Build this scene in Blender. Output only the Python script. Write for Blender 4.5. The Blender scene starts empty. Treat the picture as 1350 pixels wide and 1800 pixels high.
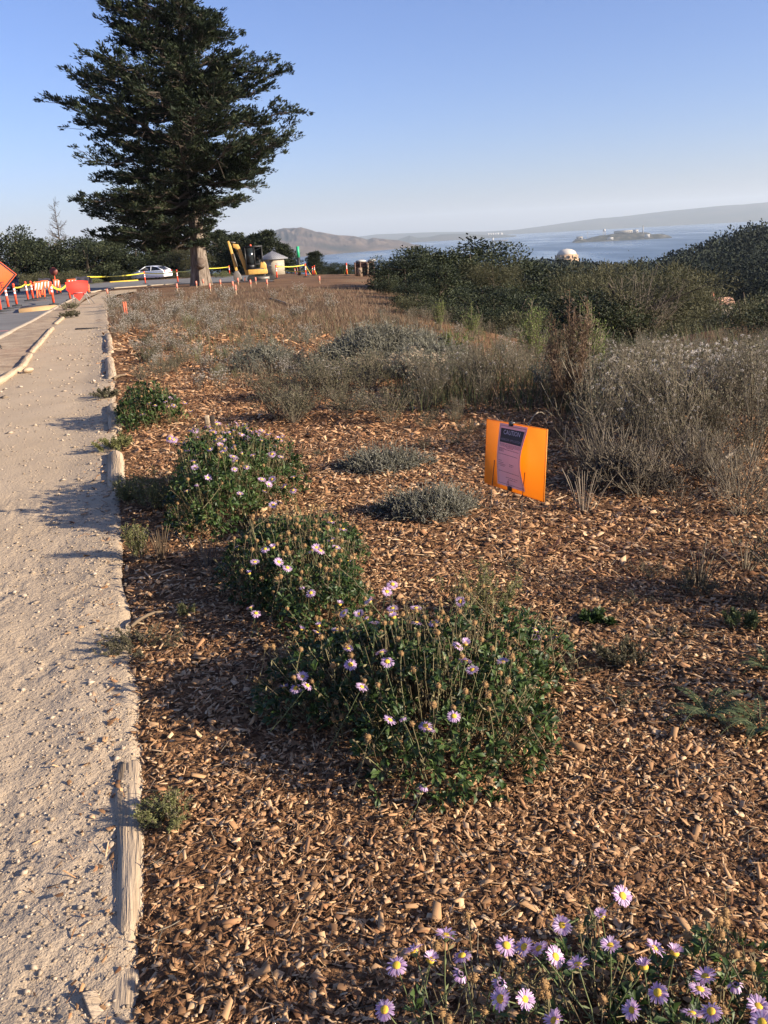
import bpy, math, random
import numpy as np
from mathutils import Vector, Matrix

# ------------------------------------------------------------------ camera, sky, sun, exposure
SC = bpy.context.scene
COL = SC.collection
EYE = 1.6
FPX, IW, IH = 1480.0, 1350.0, 1800.0
ROLL = math.radians(3.2)
PITCH = math.atan(487.5 * math.cos(ROLL) / FPX)
_f = np.array([0, math.cos(PITCH), -math.sin(PITCH)])
_r0 = np.array([1.0, 0, 0])
_u0 = np.cross(_r0, _f)
_R = math.cos(ROLL) * _r0 - math.sin(ROLL) * _u0
_U = math.cos(ROLL) * _u0 + math.sin(ROLL) * _r0
cd = bpy.data.cameras.new('camera')
cam = bpy.data.objects.new('camera', cd)
COL.objects.link(cam)
M = Matrix.Identity(4)
for i in range(3):
    M[i][0], M[i][1], M[i][2] = _R[i], _U[i], -_f[i]
M[2][3] = EYE
cam.matrix_world = M
cd.sensor_fit = 'VERTICAL'
cd.sensor_height = 24.0
cd.lens = 24.0 * FPX / IH
cd.clip_start = 0.02
cd.clip_end = 80000
SC.camera = cam

SUN_AZ, SUN_EL = math.radians(110), math.radians(20.5)
SUNDIR = Vector((math.sin(SUN_AZ) * math.cos(SUN_EL), math.cos(SUN_AZ) * math.cos(SUN_EL), math.sin(SUN_EL)))
w = bpy.data.worlds.new('World')
SC.world = w
w.use_nodes = True
nt = w.node_tree
bg = nt.nodes['Background']
sky = nt.nodes.new('ShaderNodeTexSky')
sky.sky_type = 'NISHITA'
sky.sun_disc = False
sky.sun_elevation = SUN_EL
sky.sun_rotation = SUN_AZ
sky.altitude = 100
sky.air_density = 1.0
sky.dust_density = 0.8
sky.ozone_density = 5.0
tn = nt.nodes.new('ShaderNodeMix'); tn.data_type = 'RGBA'; tn.blend_type = 'MULTIPLY'; tn.inputs[0].default_value = 1
tn.inputs[7].default_value = (1.10, .98, 1.19, 1)
nt.links.new(sky.outputs[0], tn.inputs[6]); nt.links.new(tn.outputs[2], bg.inputs[0])
bg.inputs[1].default_value = 0.066
sl = bpy.data.lights.new('sun', 'SUN')
sl.energy = 5.0
sl.angle = math.radians(0.5)
sl.color = (1.0, 0.87, 0.70)
so = bpy.data.objects.new('sun', sl)
COL.objects.link(so)
so.rotation_euler = (-SUNDIR).to_track_quat('-Z', 'Y').to_euler()
so.location = (30, -10, 40)
SC.view_settings.view_transform = 'Standard'
SC.view_settings.look = 'None'
SC.view_settings.gamma = 1
SC.view_settings.use_curve_mapping = False
SC.view_settings.exposure = 1.27
SC.render.engine = 'CYCLES'
SC.cycles.max_bounces = 6
SC.cycles.diffuse_bounces = 3
SC.cycles.glossy_bounces = 2
SC.cycles.transmission_bounces = 4
SC.cycles.transparent_max_bounces = 8
SC.cycles.volume_bounces = 0

# ------------------------------------------------------------------ helpers
RNG = np.random.default_rng(7)
def A(*a): return np.array(a, float)
def nrm(v): return v / np.maximum(np.linalg.norm(v, axis=-1, keepdims=True), 1e-9)

def _hash(ix, iy, s):
    n = (ix.astype(np.int64) * 374761393 + iy.astype(np.int64) * 668265263 + s * 974711) & 0xffffffff
    n = ((n ^ (n >> 13)) * 1274126177) & 0xffffffff
    n = ((n ^ (n >> 16)) * 2246822519) & 0xffffffff
    return ((n ^ (n >> 15)) & 0xffffff) / float(0xffffff)
def vn(x, y, s=0):
    x = np.asarray(x, float); y = np.asarray(y, float)
    ix, iy = np.floor(x), np.floor(y)
    fx, fy = x - ix, y - iy
    fx, fy = fx * fx * (3 - 2 * fx), fy * fy * (3 - 2 * fy)
    a, b = _hash(ix, iy, s), _hash(ix + 1, iy, s)
    c, d = _hash(ix, iy + 1, s), _hash(ix + 1, iy + 1, s)
    return (a + (b - a) * fx) * (1 - fy) + (c + (d - c) * fx) * fy
def fbm(x, y, s=0, o=4):
    t, a, n = 0, 0.5, 0
    for i in range(o):
        t = t + a * vn(x * 2 ** i, y * 2 ** i, s + i * 17); n += a; a *= .5
    return t / n - .5

# terrain height
EX = A(-90, -30, -10, -3, 1.6, 1.8, 2.0, 2.4, 3.2, 6, 8, 12, 30, 90)
EY = A(185, 150, 118, 90, 84, 46, 28, 20.5, 17.5, 17, 20, 20, 17, 10)
def sstep(a, b, x):
    t = np.clip((x - a) / (b - a), 0, 1); return t * t * (3 - 2 * t)
def G(x, y):
    x = np.asarray(x, float); y = np.asarray(y, float)
    z = -0.019 * np.clip(y, 0, 130)
    ye = np.interp(x, EX, EY)
    dmin = np.full(np.broadcast(x, y).shape, 1e9)
    for i in range(len(EX) - 1):
        ax, ay, bx, by = EX[i], EY[i], EX[i + 1], EY[i + 1]
        t = np.clip(((x - ax) * (bx - ax) + (y - ay) * (by - ay)) / ((bx - ax) ** 2 + (by - ay) ** 2), 0, 1)
        dmin = np.minimum(dmin, np.hypot(x - ax - t * (bx - ax), y - ay - t * (by - ay)))
    s = np.where(y > ye, dmin, -dmin)
    sp = np.where(s > 12, s, 2.0 * np.log1p(np.exp(np.clip(s, -30, 12) / 2.0)))
    z = z - 24 * (1 - np.exp(-sp * 0.017))
    d = np.hypot(x, y)
    z = z - np.clip(d - 260, 0, None) * 0.062
    az = np.degrees(np.arctan2(x, y))
    hill = 18.5 * sstep(15, 25, az) * np.exp(-((d - 430) / 130.0) ** 2)
    z = z + hill
    z = z + 0.9 * fbm(x / 30, y / 30, 5) * sstep(25, 80, d) * np.where(s > 2, 3, 0.35)
    return np.maximum(z, -100)
_gs = .15
_gx = np.arange(-60, 60.01, _gs); _gy = np.arange(-6, 150.01, _gs)
_GR = G(*np.meshgrid(_gx, _gy))
_GL = _GR.tolist()
def gz(x, y):
    u = (x + 60) / _gs; v = (y + 6) / _gs
    if 0 <= u < len(_gx) - 1 and 0 <= v < len(_gy) - 1:
        i, j = int(u), int(v); a, b = u - i, v - j; r0, r1 = _GL[j], _GL[j + 1]
        return (r0[i] * (1 - a) + r0[i + 1] * a) * (1 - b) + (r1[i] * (1 - a) + r1[i + 1] * a) * b
    return float(G(np.array([x]), np.array([y]))[0])

def ray(px, py):
    d = _f + _R * (px - IW / 2) / FPX - _U * (py - IH / 2) / FPX
    return d / np.linalg.norm(d)
def at(px, py, D):
    d = ray(px, py)
    return A(0, 0, EYE) + d * (D / math.hypot(d[0], d[1]))
def hit(px, py):
    d = ray(px, py); t0 = 0.5; t = 0.5
    while t < 700:
        p = A(0, 0, EYE) + d * t
        if p[2] < gz(p[0], p[1]): break
        t0 = t; t *= 1.04
    for _ in range(24):
        m = (t0 + t) / 2; p = A(0, 0, EYE) + d * m
        if p[2] < gz(p[0], p[1]): t = m
        else: t0 = m
    return A(0, 0, EYE) + d * t

class B:
    """collects geometry for ONE mesh"""
    def __init__(s): s.V = []; s.F = []; s.T = []; s.Mi = []; s.n = 0
    def add(s, V, F, t=0.5, m=0):
        V = np.asarray(V, float).reshape(-1, 3)
        s.V.append(V)
        s.T.append(np.broadcast_to(np.asarray(t, float), (len(V),)))
        if isinstance(F, np.ndarray): Fs = [F]
        else:
            by = {}
            for f in F: by.setdefault(len(f), []).append(f)
            Fs = [np.array(v) for v in by.values()]
        for f in Fs:
            s.F.append(f + s.n); s.Mi.append(np.full(len(f), m))
        s.n += len(V); return s
    def mesh(s, name, mats, smooth=False):
        me = bpy.data.meshes.new(name)
        V = np.concatenate(s.V); T = np.concatenate(s.T)
        idx = np.concatenate([f.ravel() for f in s.F])
        tot = np.concatenate([np.full(len(f), f.shape[1]) for f in s.F])
        st = np.concatenate([[0], np.cumsum(tot)[:-1]])
        me.vertices.add(len(V)); me.vertices.foreach_set('co', V.ravel())
        me.loops.add(len(idx)); me.loops.foreach_set('vertex_index', idx.astype(np.int32))
        me.polygons.add(len(tot)); me.polygons.foreach_set('loop_start', st.astype(np.int32))
        for m in (mats if isinstance(mats, (list, tuple)) else [mats]): me.materials.append(m)
        mi = np.concatenate(s.Mi)
        if mi.any(): me.polygons.foreach_set('material_index', mi.astype(np.int32))
        at_ = me.attributes.new('tint', 'FLOAT', 'POINT'); at_.data.foreach_set('value', T.astype(np.float32))
        if smooth: me.polygons.foreach_set('use_smooth', np.ones(len(tot), bool))
        me.update(calc_edges=True)
        return me
    def obj(s, name, mats, parent=None, smooth=False, loc=None, bevel=0):
        o = bpy.data.objects.new(name, s.mesh(name, mats, smooth)); COL.objects.link(o)
        if parent is not None: o.parent = parent
        if loc is not None: o.location = loc
        if bevel:
            b = o.modifiers.new('bevel', 'BEVEL'); b.width = bevel; b.segments = 2; b.limit_method = 'ANGLE'
        return o

def mo(name, me, parent=None, loc=(0, 0, 0), rot=(0, 0, 0), sc=1):
    o = bpy.data.objects.new(name, me); COL.objects.link(o)
    if parent is not None: o.parent = parent
    o.location = loc; o.rotation_euler = rot
    o.scale = (sc, sc, sc) if np.isscalar(sc) else sc
    return o
def tag(o, label=None, cat=None, group=None, kind=None):
    if label: o['label'] = label
    if cat: o['category'] = cat
    if group: o['group'] = group
    if kind: o['kind'] = kind
    return o
def thing(name, label, cat, loc, rz=0, group=None, sc=1):
    o = bpy.data.objects.new(name, None); COL.objects.link(o)
    o.location = [float(v) for v in loc]; o.rotation_euler = (0, 0, rz); o.scale = (sc, sc, sc)
    o.empty_display_size = .1
    return tag(o, label, cat, group)
def dup(root, loc, rz=0, sc=None, label=None, group=None):
    def cp(o, p):
        c = o.copy(); COL.objects.link(c); c.parent = p
        for k in o.children: cp(k, c)
        return c
    r = cp(root, None)
    r.location = [float(v) for v in loc]; r.rotation_euler = (0, 0, rz)
    if sc is not None: r.scale = (sc, sc, sc) if np.isscalar(sc) else sc
    if label: r['label'] = label
    if group: r['group'] = group
    return r

# shapes -> (V, F)
def box(c, s, rz=0, rx=0, ry=0, taper=1.0):
    x, y, z = np.asarray(s, float) / 2
    V = A(-x, -y, -z, x, -y, -z, x, y, -z, -x, y, -z, -x * taper, -y * taper, z, x * taper, -y * taper, z, x * taper, y * taper, z, -x * taper, y * taper, z).reshape(8, 3)
    R = np.array((Matrix.Rotation(rz, 3, 'Z') @ Matrix.Rotation(ry, 3, 'Y') @ Matrix.Rotation(rx, 3, 'X')))
    return V @ R.T + np.asarray(c, float), np.array([[3, 2, 1, 0], [4, 5, 6, 7], [0, 1, 5, 4], [1, 2, 6, 5], [2, 3, 7, 6], [3, 0, 4, 7]])
def cyl(p0, p1, r0, r1=None, n=12, caps=True):
    p0 = np.asarray(p0, float); p1 = np.asarray(p1, float); r1 = r0 if r1 is None else r1
    d = nrm(p1 - p0); ref = A(0, 0, 1) if abs(d[2]) < .9 else A(1, 0, 0)
    a = nrm(np.cross(ref, d)); b = np.cross(d, a)
    th = np.arange(n) * 2 * math.pi / n
    ring = np.cos(th)[:, None] * a + np.sin(th)[:, None] * b
    V = np.concatenate([p0 + ring * r0, p1 + ring * r1])
    F = [[i, (i + 1) % n, n + (i + 1) % n, n + i] for i in range(n)]
    if caps: F += [list(range(n))[::-1], list(range(n, 2 * n))]
    return V, F
def lathe(prof, n=20, c=(0, 0, 0)):
    prof = np.asarray(prof, float); k = len(prof)
    th = np.arange(n) * 2 * math.pi / n
    V = np.stack([np.outer(prof[:, 0], np.cos(th)), np.outer(prof[:, 0], np.sin(th)), np.repeat(prof[:, 1:2], n, 1)], -1).reshape(-1, 3) + np.asarray(c, float)
    F = [[i * n + j, i * n + (j + 1) % n, (i + 1) * n + (j + 1) % n, (i + 1) * n + j] for i in range(k - 1) for j in range(n)]
    return V, np.array(F)
def prism(poly, d0, d1, axis='y'):
    """2D polygon (u,w) extruded along axis from d0 to d1; u->x (or y), w->z"""
    p = np.asarray(poly, float); n = len(p)
    def m(d):
        if axis == 'y': return np.stack([p[:, 0], np.full(n, d), p[:, 1]], -1)
        if axis == 'x': return np.stack([np.full(n, d), p[:, 0], p[:, 1]], -1)
        return np.stack([p[:, 0], p[:, 1], np.full(n, d)], -1)
    V = np.concatenate([m(d0), m(d1)])
    F = [[i, (i + 1) % n, n + (i + 1) % n, n + i] for i in range(n)] + [list(range(n))[::-1], list(range(n, 2 * n))]
    return V, F
def strands(P, R, sides=3):
    P = np.asarray(P, float); n, k, _ = P.shape
    R = np.broadcast_to(np.asarray(R, float), (n, k))
    T = np.gradient(P, axis=1); T = nrm(T)
    ref = np.where(np.abs(T[:, :, 2:3]) < .8, A(0, 0, 1), A(1, 0, 0))
    a = nrm(np.cross(T, ref)); b = np.cross(T, a)
    th = np.arange(sides) * 2 * math.pi / sides
    V = P[:, :, None, :] + R[:, :, None, None] * (np.cos(th)[:, None] * a[:, :, None, :] + np.sin(th)[:, None] * b[:, :, None, :])
    i0 = (np.arange(n)[:, None, None] * k + np.arange(k - 1)[None, :, None]) * sides + np.arange(sides)
    i1 = (np.arange(n)[:, None, None] * k + np.arange(k - 1)[None, :, None]) * sides + (np.arange(sides) + 1) % sides
    F = np.stack([i0, i1, i1 + sides, i0 + sides], -1).reshape(-1, 4)
    return V.reshape(-1, 3), F
def bez(p0, p1, p2, k=5):
    t = np.linspace(0, 1, k)[None, :, None]
    return (1 - t) ** 2 * p0[:, None] + 2 * t * (1 - t) * p1[:, None] + t ** 2 * p2[:, None]
def leaves(P, D, L, Wd, rng, up=0.6, fold=0.25):
    n = len(P); D = nrm(D)
    N = nrm(rng.normal(size=(n, 3)) + A(0, 0, up * 2))
    S = nrm(np.cross(D, N)); N = np.cross(S, D)
    L = np.broadcast_to(L, (n,))[:, None]; Wd = np.broadcast_to(Wd, (n,))[:, None]
    mid = P + D * L * .5 + N * Wd * fold
    V = np.stack([P, mid + S * Wd * .5 - N * Wd * fold, P + D * L, mid - S * Wd * .5 - N * Wd * fold], 1)
    i = np.arange(n)[:, None] * 4
    F = np.concatenate([i + A(0, 1, 2).astype(int), i + A(0, 2, 3).astype(int)])
    return V.reshape(-1, 3), F
def spat(P, D, L, Wd, rng, droop=.25):
    n = len(P); D = nrm(D)
    N = nrm(rng.normal(size=(n, 3)) * .5 + A(0, 0, 1.0))
    S = nrm(np.cross(D, N)); N = np.cross(S, D)
    L = np.broadcast_to(L, (n,))[:, None]; Wd = np.broadcast_to(Wd, (n,))[:, None]
    c1 = P + D * L * .4 + N * L * .06; c2 = P + D * L * .75 + N * L * .02; c3 = P + D * L - N * L * droop * rng.uniform(0, 1, (n, 1))
    cup = Wd * .18
    V = np.stack([P, c1 + S * Wd * .22 + N * cup * .5, c1 - S * Wd * .22 + N * cup * .5, c2 + S * Wd * .5 + N * cup, c2 - S * Wd * .5 + N * cup, c3, c1, c2], 1)
    i = np.arange(n)[:, None] * 8
    F3 = np.concatenate([i + np.array(a) for a in ([0, 1, 6], [0, 6, 2], [3, 5, 7], [7, 5, 4])])
    F4 = np.concatenate([i + np.array(a) for a in ([1, 3, 7, 6], [6, 7, 4, 2])])
    return V.reshape(-1, 3), F3, F4
def chips(C, L, Wd, H, rng, tilt=.3):
    n = len(C)
    yaw = rng.uniform(0, 2 * math.pi, n); pi = rng.normal(0, tilt, n); ro = rng.normal(0, tilt, n)
    ex = np.stack([np.cos(yaw) * np.cos(pi), np.sin(yaw) * np.cos(pi), np.sin(pi)], -1)
    ey0 = np.stack([-np.sin(yaw), np.cos(yaw), 0 * yaw], -1)
    ez0 = np.cross(ex, ey0)
    ey = ey0 * np.cos(ro)[:, None] + ez0 * np.sin(ro)[:, None]; ez = np.cross(ex, ey)
    sg = np.array([[-1, -1, -1], [1, -1, -1], [1, 1, -1], [-1, 1, -1], [-1, -1, 1], [1, -1, 1], [1, 1, 1], [-1, 1, 1]], float)
    j = 1 + rng.uniform(-.75, .35, (n, 4, 2)); j = np.concatenate([j, j * rng.uniform(.75, 1.0, (n, 4, 2))], 1)
    V = C[:, None] + sg[None, :, 0:1] * j[:, :, 0:1] * (L / 2)[:, None, None] * ex[:, None] + sg[None, :, 1:2] * j[:, :, 1:2] * (Wd / 2)[:, None, None] * ey[:, None] + sg[None, :, 2:3] * (H / 2)[:, None, None] * ez[:, None]
    i = np.arange(n)[:, None] * 8
    F = np.concatenate([i + np.array(a) for a in ([4, 5, 6, 7], [0, 1, 5, 4], [1, 2, 6, 5], [2, 3, 7, 6], [3, 0, 4, 7])])
    return V.reshape(-1, 3), F

# ------------------------------------------------------------------ materials
def _new(name):
    m = bpy.data.materials.new(name); m.use_nodes = True
    return m, m.node_tree, m.node_tree.nodes['Principled BSDF']
def _ramp(t, cols):
    r = t.nodes.new('ShaderNodeValToRGB'); e = r.color_ramp.elements
    while len(e) < len(cols): e.new(0.5)
    for i, c in enumerate(cols):
        e[i].position = i / (len(cols) - 1); e[i].color = (*c, 1)
    return r
def tmat(name, cols, rough=.75, transl=0.0, spec=.3, objvar=0.0):
    """colour of each piece from its 'tint' attribute"""
    m, t, p = _new(name)
    a = t.nodes.new('ShaderNodeAttribute'); a.attribute_name = 'tint'
    r = _ramp(t, cols); src = a.outputs['Fac']
    if objvar:
        oi = t.nodes.new('ShaderNodeObjectInfo'); mm = t.nodes.new('ShaderNodeMath'); mm.operation = 'MULTIPLY_ADD'
        mm.inputs[1].default_value = objvar; t.links.new(oi.outputs['Random'], mm.inputs[0])
        sb = t.nodes.new('ShaderNodeMath'); sb.operation = 'SUBTRACT'; sb.inputs[1].default_value = objvar / 2
        t.links.new(src, mm.inputs[2]); t.links.new(mm.outputs[0], sb.inputs[0]); src = sb.outputs[0]
    t.links.new(src, r.inputs[0]); t.links.new(r.outputs[0], p.inputs['Base Color'])
    p.inputs['Roughness'].default_value = rough; p.inputs['Specular IOR Level'].default_value = spec
    if transl:
        tr = t.nodes.new('ShaderNodeBsdfTranslucent'); mx = t.nodes.new('ShaderNodeMixShader'); mx.inputs[0].default_value = transl
        t.links.new(r.outputs[0], tr.inputs[0]); t.links.new(p.outputs[0], mx.inputs[1]); t.links.new(tr.outputs[0], mx.inputs[2])
        t.links.new(mx.outputs[0], t.nodes['Material Output'].inputs[0])
    return m
def nmat(name, cols, scale=5, rough=.7, bump=0.0, bscale=None, metal=0, spec=.4, detail=6, stretch=(1, 1, 1), bdist=.02, coord='Object', transl=0):
    """noise-mottled surface"""
    m, t, p = _new(name)
    tc = t.nodes.new('ShaderNodeTexCoord'); mp = t.nodes.new('ShaderNodeMapping'); mp.inputs['Scale'].default_value = stretch
    t.links.new(tc.outputs[coord], mp.inputs[0])
    n = t.nodes.new('ShaderNodeTexNoise'); n.inputs['Scale'].default_value = scale; n.inputs['Detail'].default_value = detail
    t.links.new(mp.outputs[0], n.inputs['Vector'])
    mr = t.nodes.new('ShaderNodeMapRange'); mr.inputs[1].default_value = .3; mr.inputs[2].default_value = .7
    t.links.new(n.outputs[0], mr.inputs[0])
    r = _ramp(t, cols); t.links.new(mr.outputs[0], r.inputs[0]); t.links.new(r.outputs[0], p.inputs['Base Color'])
    p.inputs['Roughness'].default_value = rough; p.inputs['Metallic'].default_value = metal; p.inputs['Specular IOR Level'].default_value = spec
    if bump:
        n2 = t.nodes.new('ShaderNodeTexNoise'); n2.inputs['Scale'].default_value = bscale or scale * 4; n2.inputs['Detail'].default_value = 8
        t.links.new(mp.outputs[0], n2.inputs['Vector'])
        b = t.nodes.new('ShaderNodeBump'); b.inputs['Strength'].default_value = bump; b.inputs['Distance'].default_value = bdist
        t.links.new(n2.outputs[0], b.inputs['Height']); t.links.new(b.outputs[0], p.inputs['Normal'])
    if transl:
        tr = t.nodes.new('ShaderNodeBsdfTranslucent'); mx = t.nodes.new('ShaderNodeMixShader'); mx.inputs[0].default_value = transl
        t.links.new(r.outputs[0], tr.inputs[0]); t.links.new(p.outputs[0], mx.inputs[1]); t.links.new(tr.outputs[0], mx.inputs[2])
        t.links.new(mx.outputs[0], t.nodes['Material Output'].inputs[0])
    return m
def smat(name, c, rough=.5, metal=0, spec=.5, coat=0, var=.12):
    c = np.array(c)
    m = nmat(name, [tuple(c * (1 - var)), tuple(np.minimum(c * (1 + var), 1))], 9, rough, 0, metal=metal, spec=spec)
    m.node_tree.nodes['Principled BSDF'].inputs['Coat Weight'].default_value = coat
    return m

MT = {}
MT['chip'] = tmat('wood_chip', [(.054, .029, .017), (.165, .086, .042), (.32, .178, .086), (.48, .295, .152), (.62, .44, .26)], .85, spec=.15)
MT['redchip'] = tmat('red_wood_chip', [(.065, .032, .017), (.19, .090, .042), (.35, .178, .084), (.49, .28, .142), (.61, .42, .25)], .85, spec=.15)
MT['mulch'] = nmat('mulch_soil', [(.05, .028, .016), (.17, .088, .042), (.30, .165, .08)], 28, .95, .9, 60, bdist=.03, spec=.1)
MT['stone'] = tmat('path_stone', [(.12, .09, .062), (.28, .215, .15), (.38, .30, .215), (.48, .40, .31)], .85, spec=.2)
MT['daisyleaf'] = tmat('daisy_leaf', [(.014, .026, .008), (.030, .056, .013), (.054, .094, .022), (.10, .145, .040)], .5, .2, spec=.4)
MT['drystem'] = tmat('dry_stem', [(.045, .033, .019), (.115, .085, .046), (.16, .14, .066), (.24, .20, .10)], .8)
MT['greenstem'] = tmat('green_stem', [(.08, .10, .04), (.13, .15, .06)], .7)
MT['petal'] = tmat('daisy_petal', [(.48, .29, .52), (.63, .44, .63), (.76, .62, .75)], .6, .35)
MT['disc'] = tmat('daisy_disc', [(.42, .24, .03), (.62, .40, .04), (.70, .50, .08)], .8)
MT['seed'] = tmat('seed_head', [(.20, .11, .045), (.33, .20, .085), (.44, .30, .15)], .9, .15)
MT['silver'] = tmat('silver_leaf', [(.075, .072, .050), (.16, .155, .115), (.25, .24, .19), (.36, .34, .28)], .85, .15)
MT['yellowgreen'] = tmat('yellow_green_leaf', [(.085, .088, .032), (.15, .155, .055), (.24, .23, .09)], .7, .25)
MT['lime'] = tmat('lime_leaf', [(.085, .11, .03), (.15, .19, .05), (.24, .27, .08)], .7, .3)
MT['twig'] = tmat('brown_twig', [(.045, .036, .025), (.095, .077, .053), (.16, .132, .092), (.25, .21, .15)], .85)
MT['greytwig'] = tmat('grey_twig', [(.07, .055, .04), (.15, .12, .09), (.28, .235, .18)], .85)
MT['weedleaf'] = tmat('weed_leaf', [(.045, .042, .023), (.090, .082, .044), (.14, .128, .075), (.21, .19, .125)], .8, .25, objvar=.5)
MT['sageleaf'] = tmat('sage_leaf', [(.075, .085, .06), (.13, .145, .105), (.20, .21, .16)], .85, .2, objvar=.3)
MT['fluff'] = tmat('seed_fluff', [(.40, .34, .27), (.60, .54, .46), (.78, .74, .68)], .95, .35)
MT['buff'] = tmat('buff_tuft', [(.30, .22, .14), (.44, .35, .24), (.55, .46, .34)], .95, .3)
MT['straw'] = tmat('straw_grass', [(.065, .044, .028), (.135, .092, .056), (.205, .145, .09), (.30, .23, .15)], .85, .25)
MT['greengrass'] = tmat('green_grass', [(.05, .065, .025), (.09, .105, .04), (.15, .15, .07)], .8, .25)
MT['fern'] = tmat('fern_frond', [(.045, .065, .028), (.085, .11, .045), (.14, .165, .075)], .6, .25)
MT['cypress'] = tmat('cypress_needle', [(.009, .015, .008), (.017, .028, .013), (.030, .043, .019), (.060, .061, .028)], .7, .12, spec=.25)
MT['bark'] = nmat('cypress_bark', [(.075, .055, .042), (.17, .135, .105), (.27, .225, .18)], 3, .9, .8, 8, stretch=(3, 3, .5), bdist=.06, spec=.15)
MT['darkbark'] = nmat('dark_bark', [(.045, .034, .026), (.10, .08, .06)], 4, .9, .5, spec=.15)
MT['oak'] = tmat('oak_leaf', [(.011, .016, .008), (.022, .031, .013), (.038, .048, .019), (.065, .070, .030)], .65, .15, spec=.3, objvar=.3)
MT['pine'] = tmat('pine_leaf', [(.011, .017, .009), (.022, .031, .014), (.045, .052, .024)], .7, .15, spec=.25, objvar=.3)
MT['willow'] = tmat('willow_leaf', [(.036, .038, .016), (.068, .068, .030), (.115, .104, .052)], .7, .25, objvar=.25)
MT['forest'] = tmat('forest_leaf', [(.009, .013, .010), (.017, .024, .015), (.030, .038, .020)], .8, .05, spec=.2)
MT['hedge'] = tmat('hedge_leaf', [(.08, .095, .035), (.14, .155, .06), (.20, .20, .09)], .7, .25)

# path and ground
def ground_mat():
    m, t, p = _new('dry_ground')
    g = t.nodes.new('ShaderNodeNewGeometry')
    n1 = t.nodes.new('ShaderNodeTexNoise'); n1.inputs['Scale'].default_value = .35; n1.inputs['Detail'].default_value = 8
    n2 = t.nodes.new('ShaderNodeTexNoise'); n2.inputs['Scale'].default_value = 9; n2.inputs['Detail'].default_value = 8
    for n in (n1, n2): t.links.new(g.outputs['Position'], n.inputs['Vector'])
    a = _ramp(t, [(.085, .052, .032), (.17, .095, .052), (.23, .125, .066), (.20, .15, .085)])
    b = _ramp(t, [(.045, .028, .018), (.25, .15, .085)])
    mr = t.nodes.new('ShaderNodeMapRange'); mr.inputs[1].default_value = .32; mr.inputs[2].default_value = .68
    t.links.new(n1.outputs[0], mr.inputs[0]); t.links.new(mr.outputs[0], a.inputs[0]); t.links.new(n2.outputs[0], b.inputs[0])
    mx = t.nodes.new('ShaderNodeMix'); mx.data_type = 'RGBA'; mx.inputs[0].default_value = .45
    t.links.new(a.outputs[0], mx.inputs[6]); t.links.new(b.outputs[0], mx.inputs[7])
    at_ = t.nodes.new('ShaderNodeAttribute'); at_.attribute_name = 'tint'
    m2 = t.nodes.new('ShaderNodeMix'); m2.data_type = 'RGBA'; m2.inputs[7].default_value = (.030, .028, .016, 1)
    t.links.new(at_.outputs['Fac'], m2.inputs[0]); t.links.new(mx.outputs[2], m2.inputs[6])
    t.links.new(m2.outputs[2], p.inputs['Base Color']); p.inputs['Roughness'].default_value = .95; p.inputs['Specular IOR Level'].default_value = .1
    bp = t.nodes.new('ShaderNodeBump'); bp.inputs['Strength'].default_value = .8; bp.inputs['Distance'].default_value = .08
    t.links.new(n2.outputs[0], bp.inputs['Height']); t.links.new(bp.outputs[0], p.inputs['Normal'])
    return m
MT['ground'] = ground_mat()
def path_mat():
    m, t, p = _new('compacted_path')
    g = t.nodes.new('ShaderNodeNewGeometry')
    def N(s, d=8):
        n = t.nodes.new('ShaderNodeTexNoise'); n.inputs['Scale'].default_value = s; n.inputs['Detail'].default_value = d
        t.links.new(g.outputs['Position'], n.inputs['Vector']); return n
    n1, n2, n3 = N(1.3), N(46), N(170, 4)
    a = _ramp(t, [(.38, .285, .185), (.45, .345, .232), (.51, .40, .28)]); t.links.new(n1.outputs[0], a.inputs[0])
    b = _ramp(t, [(.60, .60, .60), (1, 1, 1), (1.0, 1.0, 1.0)])
    mr = t.nodes.new('ShaderNodeMapRange'); mr.inputs[1].default_value = .33; mr.inputs[2].default_value = .62
    t.links.new(n3.outputs[0], mr.inputs[0]); t.links.new(mr.outputs[0], b.inputs[0])
    mx = t.nodes.new('ShaderNodeMix'); mx.data_type = 'RGBA'; mx.blend_type = 'MULTIPLY'; mx.inputs[0].default_value = .6
    t.links.new(a.outputs[0], mx.inputs[6]); t.links.new(b.outputs[0], mx.inputs[7]); t.links.new(mx.outputs[2], p.inputs['Base Color'])
    p.inputs['Roughness'].default_value = .95; p.inputs['Specular IOR Level'].default_value = .1
    ad = t.nodes.new('ShaderNodeMath'); ad.operation = 'MULTIPLY_ADD'; ad.inputs[1].default_value = .35
    t.links.new(n3.outputs[0], ad.inputs[0]); t.links.new(n2.outputs[0], ad.inputs[2])
    bp = t.nodes.new('ShaderNodeBump'); bp.inputs['Strength'].default_value = .7; bp.inputs['Distance'].default_value = .012
    t.links.new(ad.outputs[0], bp.inputs['Height']); t.links.new(bp.outputs[0], p.inputs['Normal'])
    return m
MT['path'] = path_mat()
MT['dirt'] = nmat('bare_dirt', [(.25, .18, .12), (.35, .26, .175), (.43, .33, .225)], 2.5, .95, .6, 14, bdist=.03, spec=.1, coord='Object')
MT['asphalt'] = nmat('asphalt', [(.15, .14, .13), (.20, .19, .175)], .8, .9, .2, 40, bdist=.01, spec=.2)
MT['kerb'] = nmat('kerb_concrete', [(.30, .24, .17), (.40, .33, .25)], 3, .9, .3, 20)
MT['timber'] = nmat('weathered_timber', [(.26, .19, .12), (.42, .32, .215), (.49, .385, .27)], 3.0, .9, .9, 7, stretch=(.5, 9, 9), bdist=.02, spec=.15)

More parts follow.
